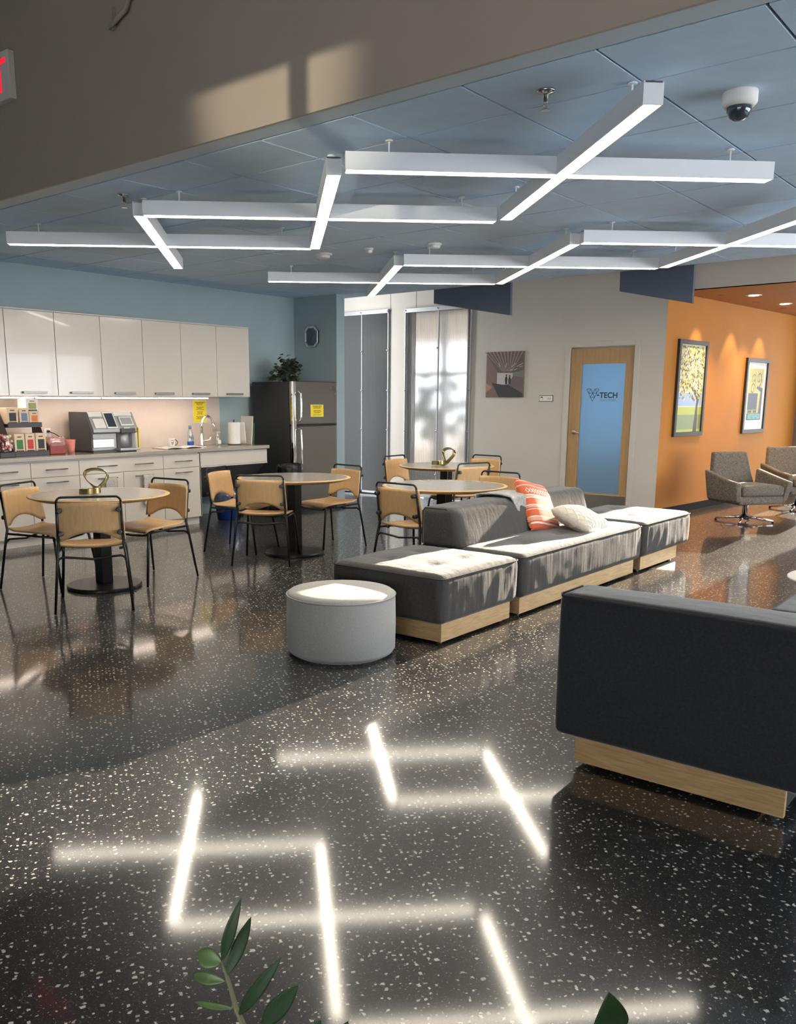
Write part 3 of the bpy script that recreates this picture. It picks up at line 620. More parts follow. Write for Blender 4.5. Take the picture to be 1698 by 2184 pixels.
MB().lathe([(.018, .04), (.020, .02), (.027, -.06), (.024, -.065)], (0, 0, 0), 16, M=Matrix.Translation((.178, -.03, .235)) @ Matrix.Rotation(R(-16), 4, 'Y')).build('spray_head', 'chrome', t, smooth=True)
MB().tube([(.02, 0, .06), (.08, -.02, .065), (.105, -.03, .075), (.13, -.035, .13)], .011, 10).build('lever', 'chrome', t, smooth=True)
t = thing('soap_pump', 'small clear soap pump bottle right of the tap', 'bottle', (7.50, 8.55, .90)); MB().lathe([(.034, 0), (.036, .01), (.036, .09), (.02, .11), (.014, .115)], n=20).build('flask', 'bottle_clear', t, smooth=True); box('label_print', 'paper_white', -.024, .024, -.039, -.033, .02, .07, t, .002)
MB().lathe([(.014, .112), (.014, .13), (.005, .132), (.005, .16), (.012, .162), (.012, .17)], n=12).tube([(0, 0, .166), (.035, -.02, .162)], .005, 6).build('pump', 'paper_white', t, smooth=True)
t = thing('paper_towel_roll', 'roll of paper towels on a stand near the refrigerator', 'paper roll', (7.72, 8.48, .90)); MB().lathe([(.085, 0), (.085, .012)], n=24).build('stand', 'gray_dark', t)
MB().lathe([(.02, .015), (.078, .015), (.078, .285), (.02, .285)], n=32).build('roll', 'paper_white', t, smooth=False); MB().lathe([(.006, .28), (.006, .315), (.002, .32)], n=10).build('rod', 'black_metal', t)
b = MB(); b.grid(lambda u, v: (.078 * math.cos(R(-20) - u * .2) + .02 * u, .078 * math.sin(R(-20) - u * .2) - .09 * u * (1 - .3 * v), .02 + .265 * v), 6, 6); b.build('loose_sheet', 'paper_white', t, smooth=True, solid=.002)
for k, (x, m, l, h) in enumerate(((7.93, 'paper_white', 'thin white board leaning between the worktop end and refrigerator', .36), (7.965, 'green_ink', 'thin green-edged board leaning next to the white board', .27))):
    b = MB(); b.prism([(0, 0), (.012, 0), (.012, h), (0, h)], .22, Matrix.Translation((x - .005, 8.60, .902)) @ Matrix.Rotation(R(90), 4, 'X') @ Matrix.Rotation(R(-5 if k == 0 else -3), 4, 'Z'))
    tag(b.build('cutting_board', m, None, .002), l, 'board')
# waste bins
t = thing('trash_bin', 'black bag-lined trash bin between worktop and refrigerator', 'bin', (8.13, 7.90, 0)); MB().lathe([(.13, 0), (.15, .60), (.14, .60)], n=24).build('tub', 'black_plastic', t, smooth=True)
vs = []; fs = []; q = random.Random(9); n = 40; prof = [(.154, .42), (.162, .50), (.165, .58), (.168, .645), (.158, .665), (.14, .655), (.12, .55), (.10, .45)]
for r_, z in prof:
    for k in range(n): a = 2 * math.pi * k / n; j = q.uniform(-.008, .008); vs.append(((r_ + j) * math.cos(a), (r_ + j) * math.sin(a), z + q.uniform(-.012, .012)))
for i in range(len(prof) - 1):
    for k in range(n): fs.append((i * n + k, i * n + (k + 1) % n, (i + 1) * n + (k + 1) % n, (i + 1) * n + k))
MB().add(vs, fs).build('bag', 'bag_black', t, smooth=True)
t = thing('recycling_bin', 'blue recycling bin with a clear liner in the knee space', 'bin', (7.36, 8.22, 0)); MB().lathe([(.14, 0), (.19, .33), (.195, .34), (.185, .34), (.135, .01)], n=28).build('tub', 'bin_blue', t, smooth=True)
vs = []; fs = []; prof = [(.196, .22), (.202, .30), (.205, .35), (.19, .37), (.165, .30)]
for r_, z in prof:
    for k in range(n): a = 2 * math.pi * k / n; j = q.uniform(-.007, .007); vs.append(((r_ + j) * math.cos(a), (r_ + j) * math.sin(a), z + q.uniform(-.012, .012)))
for i in range(len(prof) - 1):
    for k in range(n): fs.append((i * n + k, i * n + (k + 1) % n, (i + 1) * n + (k + 1) % n, (i + 1) * n + k))
MB().add(vs, fs).build('liner', 'liner_clear', t, smooth=True)

# ================================================================== TABLES AND CHAIRS
def table(x, y, label, first=[None]):
    if first[0]: return dup(first[0], (x, y, 0), 0, label)
    t = thing('cafe_table', label, 'table', (x, y, 0), 0, 'round cafe tables'); first[0] = t
    MB().lathe([(.505, .738), (.505, .740)], n=72).build('tabletop', 'tabletop', t)
    MB().lathe([(.40, .700), (.47, .706), (.535, .728), (.540, .735), (.535, .7385), (.506, .7388), (.30, .7380)], n=72).build('wood_rim', 'maple', t, smooth=True)
    MB().lathe([(.20, .690), (.20, .700)], n=32).build('mount_plate', 'black_metal', t)
    MB().box(-.05, .05, -.05, .05, .03, .69).build('column', 'black_metal', t, .006)
    MB().lathe([(.285, 0), (.29, .004), (.29, .022), (.283, .028), (.06, .032)], n=56).build('base_plate', 'black_metal', t, smooth=False)
table(3.97, 5.93, 'round café table with a gold knot sculpture, in front of the white base cabinets')
table(6.06, 5.83, 'empty round café table in front of the refrigerator')
table(6.31, 4.27, 'round café table right behind the dark sofa backrest')
table(8.30, 5.60, 'farthest round café table, by the ribbed plastic screen')

def chair(x, y, face, label, first=[None]):
    """face: direction (dx, dy) the sitter looks; (x, y) the middle between the four feet"""
    rz = math.atan2(face[1], face[0]) - math.pi / 2
    if first[0]: return dup(first[0], (x, y, 0), rz, label)
    t = thing('cafe_chair', label, 'chair', (x, y, 0), rz, 'maple and black café chairs'); first[0] = t
    rt = .0105
    for s in (-1, 1):
        MB().tube([(s * .262, -.285, .004), (s * .228, -.225, .40), (s * .218, -.215, .47), (s * .215, -.235, .60), (s * .212, -.262, .775)], [.0090, .0105, .0105, .0095, .0082], 10).build('leg', 'black_metal', t, smooth=True)
        MB().tube([(s * .255, .275, .004), (s * .222, .215, .39), (s * .212, .20, .425)], rt, 10).build('leg', 'black_metal', t, smooth=True)
        MB().tube([(s * .215, .20, .425), (s * .21, .0, .430), (s * .222, -.215, .438)], .009, 8).build('side_rail', 'black_metal', t, smooth=True)
    c = []
    for i in range(7):
        a = R(90 * i / 6); c.append((-.212 + .035 * (1 - math.cos(a)), -.262 - .004 * math.sin(a), .775 + .035 * math.sin(a)))
    MB().tube(c + [(-p[0], p[1], p[2]) for p in reversed(c)], .0082, 10).build('top_rail', 'black_metal', t, smooth=True)
    MB().tube([(-.252, -.268, .10), (-.232, -.235, .35), (-.222, -.225, .378), (-.195, -.222, .392), (-.12, -.222, .385), (0, -.222, .372), (.12, -.222, .385), (.195, -.222, .392), (.222, -.225, .378), (.232, -.235, .35), (.252, -.268, .10)], .0085, 8).build('stretcher', 'black_metal', t, smooth=True)
    MB().tube([(-.215, .205, .415), (-.15, .20, .40), (0, .195, .392), (.15, .20, .40), (.215, .205, .415)], .0085, 8).build('stretcher', 'black_metal', t, smooth=True)
    def bp(u, v):
        x = (u - .5) * 2; hw = .232 - .012 * v; zb = .500 + .062 * max(0, 1 - (abs(x) / .80) ** 2.2) * (1 if abs(x) < .8 else 0); zt = .765 + .006 * (1 - x * x)
        z = zb + (zt - zb) * v; y = -.222 - .155 * (z - .50) - .036 * (1 - x * x) + .024
        return (x * hw, y, z)
    MB().grid(bp, 24, 10).build('backrest', 'maple', t, smooth=True, solid=.012)
    for s in (-1, 1):
        for z in (.56, .72): MB().lathe([(.017, -.004), (.017, .030), (.012, .034)], n=12, M=basis((s * .195, -.250 - .13 * (z - .55) + .012, z), (1, 0, 0), (0, 0, 1))).build('bolt_cap', 'black_plastic', t)
    def sp(u, v):
        x = (u - .5) * 2; y = -.205 + .425 * v; hw = .222 - .010 * (1 - v) - .018 * max(0, v - .85) / .15
        z = .450 - .012 * math.sin(math.pi * min(1, v * 1.1)) * (1 - x * x) + .014 * (x * x) * (1 - v) - .020 * max(0, (v - .80) / .20) ** 2 + .016 * max(0, (.15 - v) / .15) ** 2
        return (x * hw, y, z)
    MB().grid(sp, 20, 18).build('seat', 'maple', t, smooth=True, solid=.014)
    for s in (-1, 1):
        for y in (-.14, .14): MB().lathe([(.012, .424), (.012, .440)], (s * .195, y, 0), 10).build('seat_pad', 'black_plastic', t)
def cen(r0, r1):      # chair centre and facing from its two rear feet (left and right as the sitter looks forward)
    a, b = Vector(r0), Vector(r1); d = (b - a).normalized(); f = Vector((-d.y, d.x)); return ((a + b) / 2 + f * .28, f)
for r0, r1, l in (((3.185, 5.365), (3.607, 5.055), 'maple chair with its back to the viewer, in front of the gold-knot table at left'),
                  ((3.862, 6.65), (3.375, 6.45), 'maple chair cut by the left picture edge, at the gold-knot table'),
                  ((4.70, 5.66), (4.64, 6.19), 'maple chair right of the gold-knot table, before the base cabinets'),
                  ((6.03, 6.73), (5.535, 6.55), 'maple chair in front of the blue recycling bin'),
                  ((5.215, 5.78), (5.49, 5.37), 'maple chair with its back to the viewer at the refrigerator table'),
                  ((6.82, 5.56), (6.90, 6.09), 'maple chair right of the refrigerator table, before the grey plastic screen'),
                  ((5.55, 4.47), (5.51, 3.97), 'maple chair with its back to the viewer just behind the sofa'),
                  ((7.07, 3.92), (7.11, 4.42), 'maple chair beyond the sofa, above the orange pillow'),
                  ((8.66, 6.44), (8.14, 6.42), 'maple chair left of the farthest table, before the white pillar'),
                  ((9.14, 5.34), (9.20, 5.84), 'maple chair against the white wall, right of the farthest table'),
                  ((7.66, 5.06), (8.16, 4.89), 'maple chair with its back to the viewer at the farthest table')):
    c, f = cen(r0, r1); chair(c.x, c.y, f, l)

def knot(x, y, rz, label, first=[None]):
    if first[0]: return dup(first[0], (x, y, .740), rz, label)
    t = thing('knot_sculpture', label, 'sculpture', (x, y, .740), rz, 'gold band sculptures on tables'); first[0] = t
    n = 84; vs = []; fs = []; ctr = []; nor = []
    for i in range(n):
        a = 2 * math.pi * i / n; px, py = .165 * math.cos(a), .078 * math.sin(2 * a) * (1.15 if math.cos(a) > 0 else 1)
        k = max(0, min(1, (px + .05) / .10)); th = R(66) * k * k * (3 - 2 * k)          # one lobe lies flat, the other is folded up
        ctr.append(Vector((px * math.cos(th), py, px * math.sin(th) + .010 * math.sin(a)))); nor.append(Vector((-math.sin(th), 0, math.cos(th))))
    for i in range(n):
        p = ctr[i]; tg = (ctr[(i + 1) % n] - ctr[i - 1]).normalized(); w = (nor[i] - tg * nor[i].dot(tg)).normalized(); o_ = w.cross(tg)
        for su, sv in ((-1, -1), (1, -1), (1, 1), (-1, 1)): vs.append(p + w * su * .022 + o_ * sv * .005)
    for i in range(n):
        j = (i + 1) % n
        for k in range(4): fs.append((i * 4 + k, i * 4 + (k + 1) % 4, j * 4 + (k + 1) % 4, j * 4 + k))
    mz = min(v.z for v in vs); MB().add([v - Vector((0, 0, mz)) for v in vs], fs).build('band', 'gold', t, .002, 1)
knot(3.93, 5.93, R(38), 'gold looped knot sculpture on the table at left')
knot(8.25, 5.58, R(-12), 'gold looped knot sculpture on the farthest table')

# ================================================================== SOFAS
def cushion(dx, dy, dz, r=.05, crown=.02, n=26, tufts=(), wr=.004, seed=0, taper=None, deep=.011):
    """rounded, slightly puffed upholstered block, x 0..dx, y 0..dy, z 0..dz"""
    h = Vector((dx / 2, dy / 2, dz / 2)); inner = Vector((max(.001, h.x - r), max(.001, h.y - r), max(.001, h.z - r))); mb = MB()
    def P(u): # denser sampling near the borders
        return math.sin((u - .5) * math.pi * .98) / math.sin(.49 * math.pi)
    def shape(c):
        p = Vector((c[0] * h.x, c[1] * h.y, c[2] * h.z)); q = Vector([max(-inner[i], min(inner[i], p[i])) for i in range(3)]); d = p - q
        if d.length > 1e-6: p = q + d.normalized() * r
        fx, fy, fz = 1 - (p.x / h.x) ** 2, 1 - (p.y / h.y) ** 2, 1 - (p.z / h.z) ** 2
        fx, fy, fz = max(0, fx), max(0, fy), max(0, fz)
        o = p.copy()
        if p.z > 0: o.z += crown * (fx * fy) ** .5 * (p.z / h.z)
        o.x += math.copysign(.008, p.x) * (fy * fz) ** .5 * abs(p.x / h.x) ** 3; o.y += math.copysign(.010, p.y) * (fx * fz) ** .5 * abs(p.y / h.y) ** 3
        k = wr * (noise.noise(Vector((p.x * 22, p.y * 22, p.z * 5 + seed * 7))) + .6 * noise.noise(Vector((p.x * 9 + seed, p.y * 9, p.z * 2))))
        if abs(p.z) < h.z * .93:
            if abs(p.y) > h.y * .93: o.y += math.copysign(k, p.y)
            elif abs(p.x) > h.x * .93: o.x += math.copysign(k, p.x)
        elif p.z > 0: o.z += k * .5
        for tx, ty in tufts:
            if p.z > 0:
                dd = math.hypot(p.x - (tx - h.x), p.y - (ty - h.y)); o.z -= deep * math.exp(-(dd / .035) ** 2) + .009 * math.exp(-(dd / .10) ** 2)
        o += h
        if taper: o = taper(o)
        return o
    m = n
    for ax in range(3):
        for sg in (-1, 1):
            def fn(u, v, ax=ax, sg=sg):
                c = [0, 0, 0]; c[ax] = sg; c[(ax + 1) % 3] = P(u); c[(ax + 2) % 3] = P(v); return shape(c)
            mb.grid(fn, m, m)
    return mb
def sofa_block(name, label, cat, x0, x1, y0, y1, bx0, bx1, z0=.135, z1=.435, tufts=(), seed=0, m='charcoal', n=40):
    t = thing(name, label, cat, (x0, y0, 0), 0, 'modular sofa pieces'); dx, dy = x1 - x0, y1 - y0
    c = cushion(dx, dy, z1 - z0, .05, .018, n, tufts, .0045, seed).build('seat_block', m, t, smooth=True, weld=True); c.location = (0, 0, z0)
    pz = z1 - .018; r = .05; e = .004
    loop = arc((dx - r, r - e, pz), r, -90, 0, 5, 'xy') + arc((dx - r + e, dy - r, pz), r, 0, 90, 5, 'xy') + arc((r, dy - r + e, pz), r, 90, 180, 5, 'xy') + arc((r - e, r, pz), r, 180, 270, 5, 'xy')
    MB().tube(loop, .0045, 6, closed=True).build('piping', 'piping', t, smooth=True)
    a, b = bx0 - x0, bx1 - x0
    MB().box(a, b, .04, .06, .02, z0 - .002).build('plinth_board', 'oak', t, .002); MB().box(a, b, dy - .06, dy - .04, .02, z0 - .002).build('plinth_board', 'oak', t, .002)
    MB().box(a, a + .02, .06, dy - .06, .02, z0 - .002).build('plinth_board', 'oak_y', t, .002); MB().box(b - .02, b, .06, dy - .06, .02, z0 - .002).build('plinth_board', 'oak_y', t, .002)
    box('base_deck', 'black_plastic', a + .02, b - .02, .06, dy - .06, z0 - .03, z0 + .03, t)
    for px in (a + .05, b - .05):
        for py in (.09, dy - .09): MB().lathe([(.02, 0), (.02, .022)], (px, py, 0), 12).build('foot', 'black_plastic', t)
    for tx, ty in tufts: MB().lathe([(.014, 0), (.012, .004), (.004, .007)], (tx, ty, z1 - .006), 12).build('tuft_button', m, t, smooth=True)
    return t
SY0 = 2.84
sofa_block('sofa_ottoman', 'dark grey tufted sofa block with sunlit top, beside the round grey pouf', 'ottoman', 4.19, 5.10, SY0, 3.71, 4.25, 5.06, tufts=[(.28, .26), (.62, .26), (.28, .60), (.62, .60)], seed=1)
sm = sofa_block('sofa', 'long dark grey sofa with a backrest and two pillows', 'sofa', 5.15, 7.18, SY0, 3.69, 5.19, 7.12, tufts=[(.45, .25), (1.02, .25), (1.60, .25)], seed=2)
tb = lambda o: Vector((o.x, o.y if o.y > .15 else o.y - .10 * max(0, 1 - o.z / .31) * (1 - o.y / .30), o.z))
bk = cushion(2.06, .27, .30, .045, .008, 30, (), .006, 5, tb); bo = bk.build('backrest', 'charcoal', sm, smooth=True, weld=True); bo.location = (.0, .575, .405)
MB().tube([(.012, .03, .03), (.010, .03, .27), (.010, .06, .292), (.010, .24, .292), (.010, .262, .27), (.010, .262, .03)], .0045, 6).build('end_piping', 'piping', bo, smooth=True)
sofa_block('sofa_ottoman', 'far dark grey tufted sofa block with glowing sunlit end', 'ottoman', 7.22, 8.33, SY0, 3.69, 7.27, 8.12, tufts=[(.35, .28), (.75, .28), (.35, .60), (.75, .60)], seed=3)
# near armchair (seen from behind)
t = thing('corner_armchair', 'near dark navy armchair turned away, cut by the right edge', 'armchair', (3.08, .60, 0), 0)
c = cushion(.24, .935, .58, .03, .006, 24, (), .003, 8).build('backrest', 'navy_charcoal', t, smooth=True, weld=True); c.location = (0, 0, .135)
c = cushion(.66, .245, .575, .03, .006, 24, (), .003, 9).build('armrest', 'navy_charcoal', t, smooth=True, weld=True); c.location = (.235, 0, .135)
c = cushion(.67, .69, .29, .04, .015, 24, [(.3, .25), (.3, .5)], .003, 10).build('seat_block', 'navy_charcoal', t, smooth=True, weld=True); c.location = (.235, .245, .135)
MB().tube([(.005, .01, .705), (.003, .48, .707), (.005, .925, .705), (.03, .937, .707), (.21, .937, .707)], .005, 6).build('piping', 'piping', t, smooth=True)
for a in ((.05, .075, .07, .86), (.82, .845, .07, .86)): MB().box(a[0], a[1], a[2], a[3], .02, .134).build('plinth_board', 'oak_y', t, .002)
for a in ((.16, .185), (.835, .86)): MB().box(.075, .82, a[0], a[1], .02, .134).build('plinth_board', 'oak', t, .002)
box('base_deck', 'black_plastic', .075, .82, .07, .835, .05, .16, t)
for px in (.10, .80):
    for py in (.12, .80): MB().lathe([(.02, 0), (.02, .022)], (px, py, 0), 12).build('foot', 'black_plastic', t)
# pouf
t = thing('round_pouf', 'round light grey felt pouf in front of the sofa', 'pouf', (3.78, 3.27, 0))
MB().lathe([(.28, .0), (.28, .012), (.305, .014), (.318, .035), (.321, .18), (.318, .33), (.312, .352)], n=72).build('side_cover', 'gray_felt', t, smooth=True)
MB().lathe([(.316, .345), (.314, .358), (.30, .369), (.25, .374), (.12, .378), (.01, .379)], n=72).build('top_cover', 'gray_felt', t, smooth=True)
MB().tube(arc((0, 0, .352), .318, 0, 350, 71, 'xy'), .004, 6, closed=True).build('seam_piping', 'gray_felt', t, smooth=True)

# pillows
def pillow_mesh(w, h, th, fn=None, n=44):
    mb = MB()
    for sg in (-1, 1):
        def P(u, v, sg=sg):
            x, y = (u - .5) * 2, (v - .5) * 2
            k = max(0, (1 - x ** 4)) ** .55 * max(0, (1 - y ** 4)) ** .55
            px = x * w / 2 * (1 - .06 * (1 - y * y) * 0 - .05 * (1 - abs(y)) * abs(x)); py = y * h / 2 * (1 - .05 * (1 - abs(x)) * abs(y))
            z = sg * (th / 2 * k + (fn(px, py) * min(1, k * 3) if fn else 0)); return (px, py, z)
        mb.grid(P, n, n)
    return mb
def stripes():
    m = bpy.data.materials.new('orange_stripe'); m.use_nodes = True; N, L = nodes(m); p = N['Principled BSDF']
    tc = N.new('ShaderNodeTexCoord'); sx = N.new('ShaderNodeSeparateXYZ'); L.new(tc.outputs['Object'], sx.inputs[0])
    rg = N.new('ShaderNodeMapRange'); rg.inputs[1].default_value = -.23; rg.inputs[2].default_value = .23; L.new(sx.outputs[1], rg.inputs[0])
    cr = N.new('ShaderNodeValToRGB'); cr.color_ramp.interpolation = 'CONSTANT'; e = cr.color_ramp.elements
    O, Wt, P2 = (.66, .125, .045, 1), (.80, .70, .62, 1), (.74, .36, .24, 1)
    seq = [(0, O), (.10, Wt), (.13, O), (.16, P2), (.22, Wt), (.24, O), (.36, Wt), (.375, O), (.40, P2), (.44, Wt), (.46, O), (.58, Wt), (.60, P2), (.63, Wt), (.65, O), (.83, Wt), (.845, O), (.93, Wt), (.945, O)]
    e[0].position = 0; e[0].color = O; e[1].position = seq[1][0]; e[1].color = seq[1][1]
    for a, c in seq[2:]: x = e.new(a); x.color = c
    L.new(rg.outputs[0], cr.inputs[0])
    nz = N.new('ShaderNodeTexNoise'); nz.inputs['Scale'].default_value = 160; L.new(tc.outputs['Object'], nz.inputs['Vector'])
    mx = N.new('ShaderNodeMix'); mx.data_type = 'RGBA'; mx.blend_type = 'MULTIPLY'; mx.inputs[0].default_value = .35; L.new(cr.outputs[0], mx.inputs[6]); L.new(nz.outputs[1], mx.inputs[7])
    L.new(mx.outputs[2], p.inputs['Base Color']); p.inputs['Roughness'].default_value = .9; p.inputs['Sheen Weight'].default_value = .2
    bp = N.new('ShaderNodeBump'); bp.inputs['Strength'].default_value = .3; bp.inputs['Distance'].default_value = .002; L.new(nz.outputs[0], bp.inputs['Height']); L.new(bp.outputs[0], p.inputs['Normal']); MATS['orange_stripe'] = m
stripes()
def place(t, o, x, y): t.matrix_world = basis(o, x, y)
t = thing('throw_pillow', 'orange striped pillow with white zigzags and tasselled edge', 'pillow')
c = pillow_mesh(.44, .46, .13).build('cover', 'orange_stripe', t, smooth=True, weld=True)
fr = MB(); q = random.Random(4)
for k in range(46):
    v = -.225 + .45 * k / 45
    for s in (-1, 1): fr.tube([(s * .205, v, 0), (s * (.232 + q.uniform(-.004, .006)), v + q.uniform(-.006, .006), q.uniform(-.01, .01))], [.004, .0022], 5)
tag(fr.build('tassels', 'orange_ink', t), kind='stuff')
zz = []
for k in range(11):          # band of diamonds stitched in white
    x0 = -.185 + .037 * k
    for a, b_ in (((0, .02), (.018, .0)), ((.018, 0), (.037, .02)), ((0, .02), (.018, .04)), ((.018, .04), (.037, .02))):
        zz.append(((x0 + a[0], .085 + a[1]), (x0 + b_[0], .085 + b_[1])))
st = MB(); hz = lambda x, y: .065 * max(0, 1 - (x / .22) ** 4) ** .55 * max(0, 1 - (y / .23) ** 4) ** .55
for p0, p1 in zz: st.tube([(p0[0], p0[1], hz(*p0)), (p1[0], p1[1], hz(*p1))], .0028, 5)
st.build('diamond_stitching', 'paper_white', t)
place(t, (6.34, 3.385, .610), (.95, -.16, -.26), (.14, .52, .84))
t = thing('throw_pillow', 'cream knitted lumbar pillow with raised diamond pattern', 'pillow')
def lat(x, y):
    z = 0
    for s in (1, -1):
        d = ((x + s * y * .8) / .075) % 1; d = min(d, 1 - d) * .075; z = max(z, .007 * math.exp(-(d / .008) ** 2))
    return z
pillow_mesh(.58, .36, .15, lat, 80).build('cover', 'cream_knit', t, smooth=True, weld=True)
place(t, (6.56, 3.10, .510), (.96, .10, -.10), (-.06, .90, .42))
# throw blanket over the backrest
b = MB()
def bl(u, v):
    x = 5.98 + .42 * v + .035 * math.sin(u * 5 + v * 9)
    s = u * .95; yb, yf, zt = 3.700, 3.418, .727
    wv = .012 * math.sin(v * 22 + u * 4) * .5
    if s < .26: return (x - .10, yb + .008, .47 + s + wv * .2)
    if s < .54: w_ = (s - .26) / .28; return (x - .10 + .05 * w_, yb + .008 - (yb - yf + .016) * w_, zt + .012 * math.sin(w_ * math.pi) + wv * .3)
    w_ = (s - .54) / .41; return (x - .05 + .22 * w_, yf - .010 - .075 * w_ + wv * .3, zt - w_ * .285)
b.grid(bl, 40, 24); tb_ = tag(b.build('throw_blanket', 'gray_throw', None, smooth=True, solid=.012), 'grey woven throw draped over the sofa backrest behind the pillows', 'blanket')
fr = MB()
for k in range(34):
    e = Vector(bl(1, k / 33)); fr.tube([e, e + Vector((q.uniform(-.012, .02), -.012, -.002)), e + Vector((q.uniform(-.02, .03), -.04 - q.uniform(0, .012), -.004 + q.uniform(0, .008)))], .003, 5)
tag(fr.build('fringe', 'gray_throw', tb_), kind='stuff')

# ================================================================== LOUNGE CHAIRS IN THE ALCOVE
def lounge(x, y, face, label, first=[None]):
    rz = math.atan2(face[1], face[0]) - math.pi / 2
    if first[0]: return dup(first[0], (x, y, 0), rz, label)
    t = thing('swivel_chair', label, 'chair', (x, y, 0), rz, 'grey tweed swivel chairs'); first[0] = t
    # back: leaning slab, narrower at the top
    def slab(p, th, name):   # p: four corners of the inner face; th: outward vector
        p = [Vector(v) for v in p]; o_ = [v + Vector(th) for v in p]
        return MB().add(p + o_, [(0, 1, 2, 3), (7, 6, 5, 4), (0, 4, 5, 1), (1, 5, 6, 2), (2, 6, 7, 3), (3, 7, 4, 0)]).build(name, 'tweed', t, .03, 4, smooth=True)
    slab([(-.33, -.22, .27), (.33, -.22, .27), (.235, -.36, .83), (-.235, -.36, .83)], (0, -.085, .0), 'backrest')
    for s in (-1, 1):
        # arm: side wall that flares outward and runs from the back down to a cut front edge
        i = [(s * .285, -.27, .26), (s * .27, .30, .27), (s * .315, .335, .50), (s * .335, .10, .535), (s * .325, -.30, .62)]
        o_ = [(v[0] + s * .075, v[1], v[2]) for v in i]
        MB().add(i + o_, [(0, 1, 2, 3, 4), (9, 8, 7, 6, 5)] + [(k, (k + 1) % 5, 5 + (k + 1) % 5, 5 + k) for k in range(5)]).build('armrest', 'tweed', t, .022, 4, smooth=True)
    MB().prism([(-.33, -.30), (.33, -.30), (.30, .30), (-.30, .30)], .11, Matrix.Translation((0, 0, .235))).build('seat_shell', 'tweed', t, .03, 4, smooth=True)
    c = cushion(.56, .54, .12, .04, .02, 14, (), 0).build('seat_cushion', 'tweed', t, smooth=True, weld=True); c.location = (-.28, -.21, .335)
    MB().lathe([(.03, .03), (.03, .20), (.10, .215), (.10, .236)], n=24).build('column', 'chrome', t, smooth=True)
    MB().lathe([(.055, .03), (.05, .055), (.035, .075)], n=20).build('hub', 'black_metal', t, smooth=True)
    for k in range(4):
        a = R(45 + 90 * k); d = Vector((math.cos(a), math.sin(a), 0))
        lg = MB().tube([d * .03 + Vector((0, 0, .062)), d * .17 + Vector((0, 0, .045)), d * .33 + Vector((0, 0, .024))], [.02, .015, .011], 8).build('leg', 'chrome', t, smooth=True)
        MB().lathe([(.014, 0), (.016, .012), (.012, .024)], (d.x * .325, d.y * .325, 0), 12).build('glide', 'black_plastic', lg, smooth=True)
lounge(11.28, 3.20, (-.61, -.79), 'grey tweed swivel chair below the picture with the tree reflection')
lounge(13.00, 3.03, (-.66, -.75), 'grey tweed swivel chair cut by the right edge, near the concrete wall')
# white round side table at the right edge
t = thing('side_table', 'white round side table peeking in at the right edge', 'table', (5.70, 1.02, 0))
MB().lathe([(.30, .412), (.31, .420), (.31, .428), (.30, .434)], n=56).build('tabletop', 'paper_white', t, smooth=True); MB().lathe([(.025, .02), (.025, .415)], n=16).build('stem', 'housing_white', t, smooth=True); MB().lathe([(.19, 0), (.19, .012), (.03, .025)], n=40).build('base_plate', 'housing_white', t, smooth=True)

# ================================================================== WALL THINGS
Mw = lambda y, z, off=0: basis((XW - off, y, z), (0, -1, 0), (0, 0, 1))     # on the white wall: x to the viewer's right
# office door
d1 = bpy.data.objects.new('door_1', None); COL.objects.link(d1); d1.location = (XW, 5.02, 0); tag(d1, 'office door of pale wood with a frosted blue glass panel', kind='structure')
Md = basis((0, .43, 0), (0, -1, 0), (0, 0, 1)); DW, DH = .855, 2.12
def dp(name, m, x0, y0, x1, y1, z0, z1, par=d1, bev=.002): return MB().prism(rect(x0, y0, x1, y1), z1 - z0, Md @ Matrix.Translation((0, 0, z0))).build(name, m, par, bev)
for a in ((-.075, 0, -.012, DH + .085), (DW + .017, 0, DW + .08, DH + .085), (-.012, DH + .02, DW + .017, DH + .085)): dp('door_frame', 'paint_white', a[0], a[1], a[2], a[3], -.10, .018)
dp('stile', 'maple_door', 0, .02, .155, DH, -.05, -.015); dp('stile', 'maple_door', DW - .105, .02, DW, DH, -.05, -.015)
dp('top_stile', 'maple_door', .155, 1.925, DW - .105, DH, -.05, -.015); dp('bottom_stile', 'maple_door', .155, .02, DW - .105, .255, -.05, -.015)
for a in ((-.012, 0, .015, DH + .03), (DW - .015, 0, DW + .017, DH + .03), (-.012, DH - .02, DW + .017, DH + .03)): dp('door_stop', 'paint_white', a[0], a[1], a[2], a[3], -.10, -.052)
gl = dp('glass', 'frost_blue', .145, .245, DW - .095, 1.935, -.035, -.028)
dp('kick_plate', 'steel_brushed', .01, .02, DW - .01, .235, -.015, -.012); 
hd = MB().lathe([(.03, 0), (.03, .012), (.022, .016)], n=20, M=Md @ Matrix.Translation((.085, 1.045, -.015))).build('handle_rose', 'steel_brushed', d1, smooth=True)
MB().tube([Md @ Vector(v) for v in ((.085, 1.045, -.005), (.085, 1.045, .035), (.10, 1.045, .045), (.19, 1.04, .045))], .009, 10).build('lever', 'steel_brushed', hd, smooth=True)
